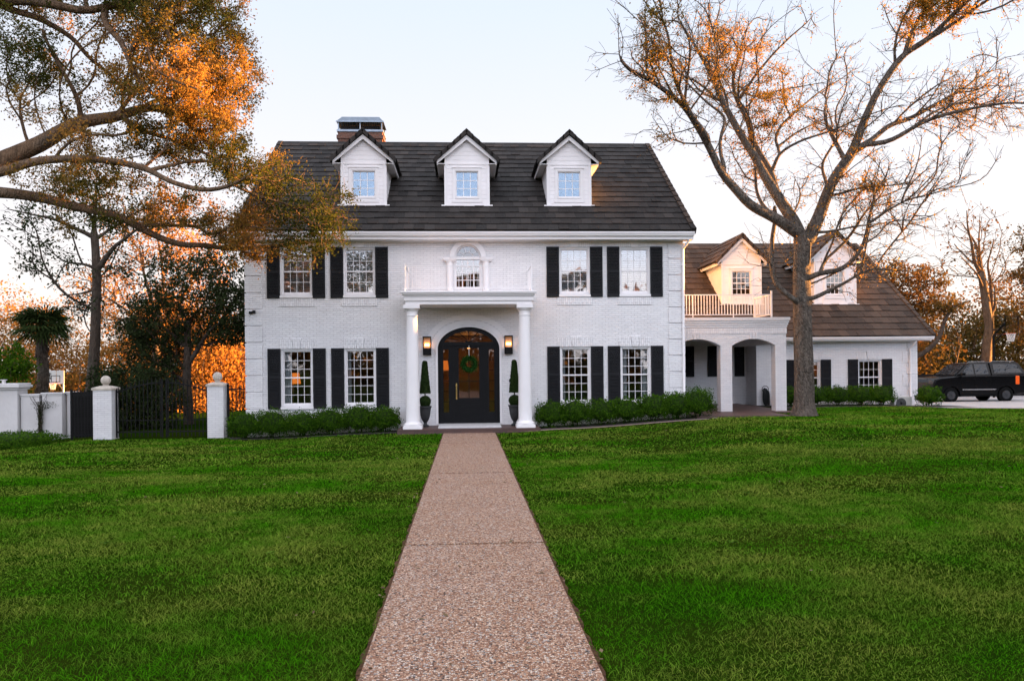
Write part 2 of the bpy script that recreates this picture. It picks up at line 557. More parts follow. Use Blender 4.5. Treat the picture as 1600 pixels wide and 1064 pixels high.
# ------------------------------------------------------------------ ground
def axis(lo, hi, parts):
    out = [lo]
    for a, b, n in parts:
        out += list(np.linspace(a, b, n))
    out.append(hi)
    return np.unique(np.array(out))
gx = axis(-900, 900, [(-300, -60, 7), (-50, 50, 126), (60, 300, 7)])
gy = axis(-900, 1500, [(-300, -50, 6), (-40, 50, 113), (60, 300, 7)])
GX, GY = np.meshgrid(gx, gy, indexing='xy')
V = np.c_[GX.ravel(), GY.ravel(), ground_z(GX, GY).ravel()]
nx, ny = len(gx), len(gy)
ii = (np.arange(ny - 1)[:, None] * nx + np.arange(nx - 1)[None, :]).ravel()
F = np.c_[ii, ii + 1, ii + nx + 1, ii + nx]
tag(np_mesh('ground', V, F, 'lawn', smooth=True), kind='structure')

WX0, WX1 = -.755, .805           # walkway edges
def front_edge(x):
    """y where the lawn stops before the house, by x"""
    x = np.asarray(x, dtype=float)
    return np.interp(x, [-60, -16.2, -14.8, -13.0, -12.3, -11.9, -7.6, -7.3, -2.0, -.85, .9, 2.0, 7.4, 7.8, 10.3, 10.42, 11.4, 12.2, 16.9, 17.5, 21, 40],
                     [-1.2, -2.6, -2.8, -2.3, -.5, -.15, -.2, -.95, -1.30, -1.55, -1.6, -1.72, -1.62, -1.0, -.87, .85, .95, 4.0, 4.2, 2.4, 1.0, -4.2])

# walkway slabs
wk = MB()
cuts = [-40, -29.2, -23.1, -16.98, -10.9, -4.85, -1.62]
for a, b in zip(cuts[:-1], cuts[1:]):
    a2, b2 = a + .036, b - .036
    n = 8
    for i in range(n):
        ya, yb = a2 + (b2 - a2) * i / n, a2 + (b2 - a2) * (i + 1) / n
        wk.box(WX0, WX1, ya, yb, -.10, .022)
o = build(wk, 'walkway', 'aggregate'); tag(o, kind='structure')
jn = MB(); jn.box(WX0 + .01, WX1 - .01, -40, -1.7, -.1, -.004)
o = build(jn, 'walkway_joints', 'soil'); tag(o, kind='structure')

for sx, xe in ((-1, WX0), (1, WX1)):
    vs = []; fs = []; N_ = 260
    for k in range(N_ + 1):
        y = -24 + 22.4 * k / N_
        wv = .034 + .010 * math.sin(y * 7) + .01 * math.sin(y * 19 + sx)
        x0_, x1_ = xe - sx * .002, xe + sx * wv
        vs += [(x0_, y, gz(x0_, y) + .010), (x1_, y, gz(x1_, y) + .005)]
    for k in range(N_): fs.append((2 * k, 2 * k + 1, 2 * k + 3, 2 * k + 2))
    e_ = MB(); e_.add(vs, fs)
    tag(build(e_, 'path_edge_soil', 'edgesoil'), kind='structure')

def strip(name, pts, mat, zoff, n=2):
    """flat sheet following the ground from a list of (x, y_near, y_far)"""
    vs = []; fs = []
    m = 7
    for x, a, b in pts:
        for k in range(m):
            y = a + (b - a) * k / (m - 1)
            vs.append((x, y, gz(x, y) + zoff))
    for i in range(len(pts) - 1):
        for k in range(m - 1):
            fs.append((i * m + k, (i + 1) * m + k, (i + 1) * m + k + 1, i * m + k + 1))
    b_ = MB(); b_.add(vs, fs)
    o = build(b_, name, mat, smooth=True); tag(o, kind='structure'); return o
strip('mulch_bed', [(x, float(front_edge(x)) + .03 * math.sin(x * 5), .0) for x in np.linspace(-7.7, -.8, 40)], 'soil', .018)
strip('mulch_bed', [(x, -1.5 + .02 * math.sin(x * 6), .0) for x in np.linspace(.83, 7.5, 40)], 'soil', .018)
strip('mulch_bed', [(x, float(front_edge(x)) - .05, 6.) for x in np.linspace(11.9, 18.9, 30)], 'soil', .016)
strip('garden_path', [(x, float(front_edge(x)) - .05, -1.42) for x in np.linspace(.81, 7.8, 36)], 'edging', .030)
strip('driveway', [(x, float(front_edge(x)), 26.) for x in np.linspace(17.6, 45, 40)], 'concrete', .03)
lf = MB()
lf.box(7.3, 11.35, .9, 7.2, .0, .385); lf.box(7.3, 10.32, -.86, .9, .0, .385)
o = build(lf, 'loggia_floor', 'paver'); tag(o, kind='structure')
pf = MB()
pf.box(-2.12, 2.16, -1.60, .0, -.1, .15); pf.box(-2.16, 2.2, -1.66, .0, -.1, .135)
o = build(pf, 'porch_floor', 'paver'); tag(o, kind='structure')

# ------------------------------------------------------------------ grass
def blades(n, d0, d1, w, h, spread):
    d = np.sqrt(rng.uniform(d0 * d0, d1 * d1, n)) if d0 > 4 else rng.uniform(d0, d1, n)
    half = .66 * d + spread
    x = rng.uniform(-1, 1, n) * half + .057 * d
    y = d - 26.
    keep = y < front_edge(x) + .06
    edge = .002 + .012 * np.sin(y * 9) + .015 * np.sin(y * 23 + 1) + .018 * np.sin(y * 2.3) + rng.uniform(0, .045, n)
    keep &= (x < WX0 - .005 - edge) | (x > WX1 + .005 + edge)
    keep &= (x - 10.97) ** 2 + (y + .4) ** 2 > .36
    # thin soil patches
    keep &= rng.uniform(0, 1, n) < .80 + .35 * np.sin(x * 2.1 + np.sin(y * 1.3) * 2) * np.sin(y * 1.7 + x * .6)
    x, y = x[keep], y[keep]
    n = len(x)
    z = ground_z(x, y)
    tall = 1 + .35 * np.sin(x * 1.1 + 2 * np.sin(y * .7)) * np.sin(y * .9 - x * .4)
    hh = h * rng.uniform(.5, 1.35, n) * tall
    ww = w * rng.uniform(.6, 1.3, n)
    a = rng.uniform(0, 2 * np.pi, n)
    ca, sa = np.cos(a), np.sin(a)
    lean = rng.uniform(.3, 1.7, n) * hh
    la = rng.uniform(0, 2 * np.pi, n)
    lx, ly = lean * np.cos(la), lean * np.sin(la)
    P = np.zeros((n, 6, 3))
    for k, (t, wf) in enumerate(((0, 1.), (.55, .85), (1., .12))):
        cx = x + lx * t * t; cy_ = y + ly * t * t; cz = z - .004 + hh * t * (1 - .25 * t)
        P[:, 2 * k] = np.c_[cx - ca * ww * wf, cy_ - sa * ww * wf, cz]
        P[:, 2 * k + 1] = np.c_[cx + ca * ww * wf, cy_ + sa * ww * wf, cz]
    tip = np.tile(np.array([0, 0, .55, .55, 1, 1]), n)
    tint = np.repeat(np.clip(rng.normal(.5, .28, n), 0, 1), 6)
    b = np.arange(n)[:, None] * 6
    Fq = np.concatenate([b + np.array([0, 1, 3, 2]), b + np.array([2, 3, 5, 4])])
    return P.reshape(-1, 3), Fq, tint, tip
parts = [blades(330000, 2.6, 7.2, .0021, .040, 5.), blades(260000, 7.2, 11.5, .0033, .042, 5.),
         blades(180000, 11.5, 17.5, .0056, .045, 3.), blades(180000, 17.5, 31., .0105, .048, 3.)]
Vs, Fs, Ti, Tp = [], [], [], []; b0 = 0
for P, Fq, ti, tp in parts:
    Vs.append(P); Fs.append(Fq + b0); Ti.append(ti); Tp.append(tp); b0 += len(P)
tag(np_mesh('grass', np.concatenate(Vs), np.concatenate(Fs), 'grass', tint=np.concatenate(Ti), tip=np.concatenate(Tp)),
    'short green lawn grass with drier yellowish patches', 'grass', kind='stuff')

# fallen leaves
n = 420
x = rng.uniform(-11, 15, n); y = rng.uniform(-21.5, -2, n)
x[:70] = rng.uniform(-.75, .8, 70)
x[70:150] = np.where(rng.uniform(0, 1, 80) < .5, WX0 - .03, WX1 + .03) + rng.normal(0, .04, 80)
z = ground_z(x, y) + .03 + .015 * (np.abs(x) > .85)
a = rng.uniform(0, 6.28, n); s = rng.uniform(.012, .032, n)
ti = rng.normal(0, .25, (n, 2))
U = np.c_[np.cos(a), np.sin(a), ti[:, 0]] * s[:, None]; Wv = np.c_[-np.sin(a), np.cos(a), ti[:, 1]] * (s * .55)[:, None]
C0 = np.c_[x, y, z]
P = np.stack([C0 - U, C0 + Wv, C0 + U, C0 - Wv], 1).reshape(-1, 3)
tag(np_mesh('fallen_leaves', P, np.arange(4 * n).reshape(-1, 4), 'deadleaf', tint=np.repeat(rng.uniform(0, 1, n), 4)),
    'small dry leaves lying on the path and in the grass', 'leaves', kind='stuff')

# broad-leaved weeds in the turf
Vw, Tw = [], []
for k in range(46):
    x = rng.uniform(-9, 12); y = rng.uniform(-21, -6)
    if -1.1 < x < 1.15: continue
    z = gz(x, y) + .035
    for i in range(int(rng.integers(6, 13))):
        a = rng.uniform(0, 6.28); L_ = rng.uniform(.035, .085); w_ = L_ * .3; up = rng.uniform(.0, .03)
        d = np.array([np.cos(a), np.sin(a), 0]); p = np.array([-np.sin(a), np.cos(a), 0]); b = np.array([x, y, z])
        Vw += [b, b + d * L_ * .6 - p * w_ + [0, 0, up], b + d * L_ + [0, 0, up * .4], b + d * L_ * .6 + p * w_ + [0, 0, up]]
        Tw += [float(rng.uniform(0, 1))] * 4
Vw = np.array(Vw)
tag(np_mesh('lawn_weeds', Vw, np.arange(len(Vw)).reshape(-1, 4), 'weed', tint=np.array(Tw)), 'pale broad leaved weeds dotted through the lawn', 'weeds', kind='stuff')

# ------------------------------------------------------------------ the house
XC = .03
house = thing('brick_house', (XC, 0, .15), 'white painted brick house with dark tiled roof, dormers, columned porch and lower side wing', 'house')

def arch_top(o, x):
    xa, xb, za, zs, rise = o
    if rise <= 0: return zs
    c, h = (xa + xb) / 2, (xb - xa) / 2
    q = min(1., abs(x - c) / h)
    if rise > .5 * h:
        return zs + rise * math.sqrt(max(0, 1 - q * q))
    R = (h * h + rise * rise) / (2 * rise)
    return zs + rise - R + math.sqrt(max(0, R * R - (q * h) ** 2))
def wall(mb, x0, x1, z0, z1, ops, yf, th):
    xs = {x0, x1}
    for o in ops:
        xs |= {o[0], o[1]}
        if o[4] > 0:
            n = 28
            c, h = (o[0] + o[1]) / 2, (o[1] - o[0]) / 2
            xs |= {c - h * math.cos(math.pi * k / n) for k in range(1, n)}
    xs = sorted(x for x in xs if x0 - 1e-6 <= x <= x1 + 1e-6)
    yb = yf + th
    for a, b in zip(xs[:-1], xs[1:]):
        if b - a < 1e-5: continue
        cov = sorted([o for o in ops if o[0] <= a + 1e-5 and o[1] >= b - 1e-5], key=lambda o: o[2])
        lo = (z0, z0)
        for o in cov + [None]:
            hi = (o[2], o[2]) if o else (z1, z1)
            if hi[0] > lo[0] + 1e-5 or hi[1] > lo[1] + 1e-5:
                for y in (yf, yb):
                    mb.add([(a, y, lo[0]), (b, y, lo[1]), (b, y, hi[1]), (a, y, hi[0])], [(0, 1, 2, 3)])
            if o:
                if o[2] > z0 + 1e-5:
                    mb.add([(a, yf, o[2]), (b, yf, o[2]), (b, yb, o[2]), (a, yb, o[2])], [(0, 1, 2, 3)])
                ta, tb = arch_top(o, a), arch_top(o, b)
                mb.add([(a, yf, ta), (b, yf, tb), (b, yb, tb), (a, yb, ta)], [(0, 1, 2, 3)])
                lo = (ta, tb)
    for o in ops:
        for x in (o[0], o[1]):
            if x0 + 1e-5 < x < x1 - 1e-5:
                mb.add([(x, yf, o[2]), (x, yb, o[2]), (x, yb, o[3]), (x, yf, o[3])], [(0, 1, 2, 3)])
    for x in (x0, x1):
        mb.add([(x, yf, z0), (x, yb, z0), (x, yb, z1), (x, yf, z1)], [(0, 1, 2, 3)])

HX0, HX1 = XC - 7.08, XC + 7.08
WCS = [XC - 5.50, XC - 3.49, XC + 3.48, XC + 5.47]
WW = .50
LOW = (.80, 2.645); UPP = (4.36, 5.90)
ops = []
for c in WCS:
    ops.append((c - WW, c + WW, LOW[0], LOW[1], 0)); ops.append((c - WW, c + WW, UPP[0], UPP[1], 0))
ops.append((XC - 1.0, XC + 1.0, .2, 2.62, .70))
ops.append((XC - .42, XC + .42, 4.56, 5.58, .42))
fw = MB()
wall(fw, HX0, HX1, -.4, 6.09, ops, 0., .22)
build(fw, 'front_wall', 'brick', house)
for x in (HX0, HX1 - .22):
    g = MB()
    g.prism([(.222, -.4), (11.78, -.4), (11.78, 6.2), (6., 10.72), (.222, 6.2)], 'x', x, x + .22)
    build(g, 'gable_wall', 'brick', house)
g = MB(); g.box(HX0, HX1, 11.782, 12., -.4, 6.09); build(g, 'back_wall', 'brick', house)
# rooms behind the glass
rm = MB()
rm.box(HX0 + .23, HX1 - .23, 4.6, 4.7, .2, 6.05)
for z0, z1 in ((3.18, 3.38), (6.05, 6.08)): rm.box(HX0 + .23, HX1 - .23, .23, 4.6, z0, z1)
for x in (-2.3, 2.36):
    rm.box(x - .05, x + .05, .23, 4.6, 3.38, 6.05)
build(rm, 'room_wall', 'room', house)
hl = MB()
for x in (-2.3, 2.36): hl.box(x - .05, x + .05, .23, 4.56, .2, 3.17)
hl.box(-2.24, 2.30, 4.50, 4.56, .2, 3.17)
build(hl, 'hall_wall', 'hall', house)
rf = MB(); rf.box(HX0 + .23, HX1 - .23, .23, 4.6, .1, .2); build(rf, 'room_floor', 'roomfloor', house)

# corner blocks
def quoins(xo, inner, y, z0, z1, n, parent_wall, side=None):
    h = (z1 - z0) / n
    for i in range(n):
        q = MB()
        za, zb = z0 + h * i + .036, z0 + h * (i + 1)
        a, b = sorted((xo + (.04 if inner < xo else -.04), inner + (.0 if i % 2 else .0)))
        q.box(a, b, y - .042, y + (.5 if side else .2), za, zb)
        build(q, 'quoin', 'brick', house, bevel=.006)
quoins(HX0, HX0 + .50, 0, .2, 6.03, 11, None)
quoins(HX1, HX1 - .50, 0, .2, 6.03, 11, None)

# flared brick lintels and panels under the sills
def lintel(cx, z, w=.50, h=.30, y=0., n=9):
    l = MB()
    fl = .10
    key = .12
    def piece(x0a, x1a, x0b, x1b, zt, pr):
        l.hexa([(x0a, y - pr, z), (x1a, y - pr, z), (x1a, y + .05, z), (x0a, y + .05, z),
                (x0b, y - pr, zt), (x1b, y - pr, zt), (x1b, y + .05, zt), (x0b, y + .05, zt)])
    piece(cx - w - .02, cx - key * .8 - .006, cx - w - fl, cx - key * 1.25 - .006, z + h, .016)
    piece(cx + key * .8 + .006, cx + w + .02, cx + key * 1.25 + .006, cx + w + fl, z + h, .016)
    piece(cx - key * .8, cx + key * .8, cx - key * 1.25, cx + key * 1.25, z + h + .035, .034)
    build(l, 'lintel', 'soldier', house)
def sill(cx, z, w=.52, y=0., h=.075):
    s = MB(); s.box(cx - w, cx + w, y - .055, y + .12, z - h, z); build(s, 'sill', 'trim', house, bevel=.006)
for c in WCS:
    lintel(c, LOW[1] + .01)
    l = MB(); l.box(c - .60, c + .60, -.02, .06, UPP[1] + .012, UPP[1] + .17); build(l, 'lintel', 'soldier', house)
    k = MB(); k.hexa([(c - .10, -.04, 5.905), (c + .10, -.04, 5.905), (c + .10, .05, 5.905), (c - .10, .05, 5.905), (c - .15, -.04, 6.085), (c + .15, -.04, 6.085), (c + .15, .05, 6.085), (c - .15, .05, 6.085)])
    build(k, 'keystone', 'trim', house)
    sill(c, UPP[0]); sill(c, LOW[0])
    p = MB(); p.box(c - .57, c + .57, -.022, .05, 4.02, 4.27); build(p, 'sill_panel', 'soldier', house)

# windows
def window(cx, z0, z1, w, cols, rows, y, kind, glass, dx=0., meet=True, case=.055, parent=None, name='window', mun=.015):
    f = MB()
    rec = .07
    yo = y + rec - .03                       # casing face
    for a, b in ((cx - w, cx - w + case), (cx + w - case, cx + w)):
        f.box(a, b, yo, y + .2, z0, z1)
    f.box(cx - w + case, cx + w - case, yo, y + .2, z1 - case, z1)
    f.box(cx - w + case, cx + w - case, yo, y + .2, z0, z0 + case * 1.3)
    ix0, ix1, iz0, iz1 = cx - w + case, cx + w - case, z0 + case * 1.3, z1 - case
    ym = y + rec + .02
    st = .032
    f.box(ix0, ix0 + st, ym, ym + .04, iz0, iz1); f.box(ix1 - st, ix1, ym, ym + .04, iz0, iz1)
    f.box(ix0 + st, ix1 - st, ym, ym + .04, iz1 - st, iz1); f.box(ix0 + st, ix1 - st, ym, ym + .04, iz0, iz0 + st * 1.4)
    zm = (iz0 + iz1) / 2
    if meet: f.box(ix0 + st, ix1 - st, ym - .012, ym + .045, zm - .022, zm + .022)
    for k in range(1, cols):
        x = ix0 + st + (ix1 - ix0 - 2 * st) * k / cols
        f.box(x - mun / 2, x + mun / 2, ym + .008, ym + .032, iz0 + st, iz1 - st)
    for k in range(1, rows):
        z = iz0 + st + (iz1 - iz0 - 2 * st) * k / rows
        if meet and abs(z - zm) < .05: continue
        f.box(ix0 + st, ix1 - st, ym + .011, ym + .029, z - mun / 2, z + mun / 2)
    wo = build(f, name, 'trim', parent or house)
    if parent is None:
        p = MB(); p.box(ix0 + .01, ix1 - .01, ym + .018, ym + .022, iz0 + .01, iz1 - .01); build(p, 'pane', glass, wo)
    else:
        p = MB(); p.box(ix0 + .01, ix1 - .01, ym + .018, ym + .022, iz0 + .01, iz1 - .01); build(p, 'pane', glass, parent)
        return wo
    if kind == 'louvre':
        b = MB()
        yb = ym + .10
        xm = (ix0 + ix1) / 2
        for a0, a1 in ((ix0, xm - .008), (xm + .008, ix1)):
            b.box(a0, a0 + .045, yb, yb + .03, iz0, iz1); b.box(a1 - .045, a1, yb, yb + .03, iz0, iz1)
            b.box(a0, a1, yb + .002, yb + .028, iz0, iz0 + .07); b.box(a0, a1, yb + .002, yb + .028, iz1 - .07, iz1)
            n = int((iz1 - iz0 - .14) / .062)
            for i in range(n):
                z = iz0 + .10 + i * .062
                tilt = .024
                b.hexa([(a0 + .04, yb - .012, z - tilt), (a1 - .04, yb - .012, z - tilt), (a1 - .04, yb + .036, z + tilt - .006), (a0 + .04, yb + .036, z + tilt - .006),
                        (a0 + .04, yb - .012, z - tilt + .007), (a1 - .04, yb - .012, z - tilt + .007), (a1 - .04, yb + .036, z + tilt), (a0 + .04, yb + .036, z + tilt)])
        build(b, 'louvre_shutter', 'blind', wo)
    elif kind.startswith('curtain'):
        b = MB()
        yb = ym + .13
        spans = {'curtain_both': ((ix0 - .05, ix0 + .19), (ix1 - .19, ix1 + .05)), 'curtain_side': ((ix0 - .05, ix0 + .13),), 'curtain_left': ((ix0 - .05, ix0 + .24),)}[kind]
        for a0, a1 in spans:
            n = 26; vs = []; fs = []
            for i in range(n + 1):
                x = a0 + (a1 - a0) * i / n
                for z in (iz0 - .3, iz1 + .1):
                    vs.append((x, yb + .03 * math.sin(i * 1.45), z))
            for i in range(n): fs.append((2 * i, 2 * i + 2, 2 * i + 3, 2 * i + 1))
            b.add(vs, fs)
        build(b, 'curtain', 'curtain', wo, smooth=True)
    return wo
def shutter(cx, z0, z1, w, y, mid):
    s = MB()
    st = .055
    a, b = cx - w / 2, cx + w / 2
    y0, y1 = y - .045, y - .008
    s.box(a, a + st, y0, y1, z0, z1); s.box(b - st, b, y0, y1, z0, z1)
    zm = z0 + (z1 - z0) * mid
    for za, zb in ((z0, z0 + .09), (zm - .04, zm + .04), (z1 - .08, z1)): s.box(a + st, b - st, y0, y1, za, zb)
    for za, zb in ((z0 + .09, zm - .04), (zm + .04, z1 - .08)):
        n = max(3, int((zb - za) / .048)); h = (zb - za) / n
        for i in range(n):
            z = za + i * h
            s.hexa([(a + st, y0 + .002, z), (b - st, y0 + .002, z), (b - st, y1, z + h * .45), (a + st, y1, z + h * .45),
                    (a + st, y0 + .002, z + h * .55), (b - st, y0 + .002, z + h * .55), (b - st, y1, z + h), (a + st, y1, z + h)])
    build(s, 'shutter', 'shutter', house)
lowk = ['curtain_left', 'curtain_side', 'curtain_side', 'curtain_both']
for i, c in enumerate(WCS):
    window(c, LOW[0], LOW[1], WW, 4, 6, 0., lowk[i], 'glass')
    window(c, UPP[0], UPP[1], WW, 4, 4, 0., 'louvre', 'glassup')
    for s in (-1, 1):
        shutter(c + s * .715, .74, 2.67, .41, 0., .52)
        shutter(c + s * .715, 4.28, 5.92, .41, 0., .5)

# ---- roof tiles
def tiled(mb, O, A, U, la, lu, rows, tw, lift=.034, th=.032, seed=0, trim=None):
    """lap tiles on a slope: origin O, unit vectors A along the eave and U up the slope"""
    r = random.Random(seed)
    O, A, U = Vector(O), Vector(A).normalized(), Vector(U).normalized()
    Nn = A.cross(U).normalized()
    if Nn.z < 0: Nn = -Nn
    L = lu / rows
    for i in range(rows):
        s0, s1 = i * L - .03, min((i + 1) * L + .05, lu)
        off = (i % 2) * tw / 2 + r.uniform(-.03, .03)
        a = -off
        while a < la - .01:
            a0, a1 = max(0, a), min(la, a + tw)
            if a1 - a0 > .02:
                q0, q1 = a0, a1
                if trim:
                    lo, hi = trim((s0 + s1) / 2)
                    q0, q1 = max(q0, lo), min(q1, hi)
                if q1 - q0 > .02:
                    dz = r.uniform(-.008, .010); ds = r.uniform(-.014, .014)
                    p0 = O + A * (q0 + .004) + U * (s0 + ds); p1 = O + A * (q1 - .004) + U * (s0 + ds)
                    p2 = O + A * (q1 - .002) + U * s1; p3 = O + A * (q0 + .002) + U * s1
                    lo_, hi_ = Nn * (lift + dz), Nn * .0
                    t = Nn * th
                    mb.hexa([p0 + lo_, p1 + lo_, p2 + hi_, p3 + hi_, p0 + lo_ + t, p1 + lo_ + t, p2 + hi_ + t, p3 + hi_ + t], min(1, max(0, r.gauss(.45, .34))))
            a += tw
def gable_roof(x0, x1, ye, ze, yr, zr, rows, tw, seed, rmat='roof'):
    mb = MB()
    lu = math.hypot(yr - ye, zr - ze)
    tiled(mb, (x0, ye, ze), (1, 0, 0), (0, yr - ye, zr - ze), x1 - x0, lu, rows, tw, seed=seed)
    d = .03
    mb.add([(x0 + .02, ye, ze - d), (x1 - .02, ye, ze - d), (x1 - .02, yr, zr - d), (x0 + .02, yr, zr - d)], [(0, 1, 2, 3)])
    yb = 2 * yr - ye
    mb.add([(x0, yr, zr), (x1, yr, zr), (x1, yb, ze), (x0, yb, ze)], [(0, 1, 2, 3)])
    ro = build(mb, 'roof', rmat, house)
    cap = MB()
    n = int((x1 - x0) / .38); w = (x1 - x0) / n
    for i in range(n):
        a, b = x0 + i * w - .02, x0 + (i + 1) * w
        t = random.random()
        cap.prism([(yr - .15, zr - .055), (yr, zr + .065), (yr + .15, zr - .055), (yr + .14, zr - .085), (yr, zr + .02), (yr - .14, zr - .085)], 'x', a, b, t)
    build(cap, 'ridge_cap', rmat, ro)
    uy, uz = (yr - ye) / lu, (zr - ze) / lu
    L = lu / rows
    for x in (x0, x1):
        rk = MB()
        for i in range(rows):
            a, b = i * L - .02, (i + 1) * L + .02
            for sgn in (1,):
                p = lambda s, q, xx: (xx, ye + uy * s - uz * q, ze + uz * s + uy * q)
                xa, xb = x - .11, x + .055
                if x == x0: xa, xb = x - .055, x + .11
                rk.hexa([p(a, -.10, xa), p(a, -.10, xb), p(b, -.10, xb), p(b, -.10, xa), p(a, .105, xa), p(a, .105, xb), p(b, .075, xb), p(b, .075, xa)], random.random())
        build(rk, 'rake_tile', rmat, ro)
    return ro
roof = gable_roof(XC - 7.33, XC + 7.33, -.5, 6.36, 6., 10.93, 18, .33, 3)
sf = MB()
sf.box(HX0 - .24, HX1 + .24, -.40, .0, 6.092, 6.13)
sf.box(HX0 - .24, HX1 + .24, -.425, -.40, 6.10, 6.30)
sf.box(HX0, HX1, -.05, .0, 5.99 + .085, 6.09)
build(sf, 'eave_board', 'trim', house)
def gutter(x0, x1, y, z):
    gu = MB()
    gu.prism([(y, z - .13), (y - .07, z - .13), (y - .10, z - .06), (y - .115, z - .05), (y - .12, z), (y - .105, z), (y - .10, z - .04), (y - .06, z - .115), (y - .01, z - .115), (y - .01, z), (y, z)], 'x', x0, x1)
    return build(gu, 'gutter', 'trim', house)
gutter(HX0 - .25, HX1 + .25, -.43, 6.33)
# raking boards on the gable sides
for x in (HX0 - .22, HX1 + .20):
    b = MB(); b.prism([(-.42, 6.08), (-.42, 6.28), (6., 10.80), (12.42, 6.28), (12.42, 6.08), (6., 10.58)], 'x', x, x + .03)
    build(b, 'rake_board', 'trim', house)
def downspout(x, y, z1, z0, elbow):
    d = MB()
    pts = [(x + elbow, y - .34, z1), (x + elbow, y - .34, z1 - .10), (x + elbow * .5, y - .2, z1 - .24), (x, y - .06, z1 - .36), (x, y - .06, z0 + .12), (x, y - .14, z0)]
    d.tube(pts, .042, 8)
    for z in (z1 - .9, (z0 + z1) / 2, z0 + .7): d.box(x - .06, x + .06, y - .105, y - .0, z, z + .03)
    build(d, 'downspout', 'trim', house, smooth='auto')
downspout(HX1 - .03, -.022, 6.18, .3, .14)

# ---- chimney
ch = MB()
cx0, cx1, cy0, cy1 = -5.14, -3.36, 6.65, 7.75
ch.box(cx0, cx1, cy0, cy1, 9.0, 11.58)
ch.box(cx0 - .05, cx1 + .05, cy0 - .05, cy1 + .05, 11.30, 11.44)
cho = build(ch, 'chimney', 'redbrick', house)
cf = MB()
cf.box(cx0 - .04, cx1 + .04, cy0 - .04, cy1 + .04, 11.58, 11.66)
for x in (cx0, (cx0 + cx1) / 2 - .02, cx1 - .04):
    for y in (cy0, cy1 - .04): cf.box(x, x + .04, y, y + .04, 11.66, 11.98)
a = [(cx0 - .06, cy0 - .06, 11.98), (cx1 + .06, cy0 - .06, 11.98), (cx1 + .06, cy1 + .06, 11.98), (cx0 - .06, cy1 + .06, 11.98)]
b = [(cx0 + .14, cy0 + .2, 12.24), (cx1 - .14, cy0 + .2, 12.24), (cx1 - .14, cy1 - .2, 12.24), (cx0 + .14, cy1 - .2, 12.24)]
cf.hexa(a + b)
cf.box(cx0 - .07, cx1 + .07, cy0 - .07, cy0 - .055, 11.955, 12.005)
build(cf, 'chimney_cap', 'metal', cho)
mesh_ = MB()
for k in range(24):
    x = cx0 + .05 + (cx1 - cx0 - .1) * k / 23
    mesh_.box(x - .012, x + .012, cy0 + .015, cy0 + .025, 11.66, 11.97)
mesh_.box(cx0 + .1, cx1 - .1, cy0 + .3, cy1 - .3, 11.66, 11.9)
build(mesh_, 'spark_screen', 'iron', cho)
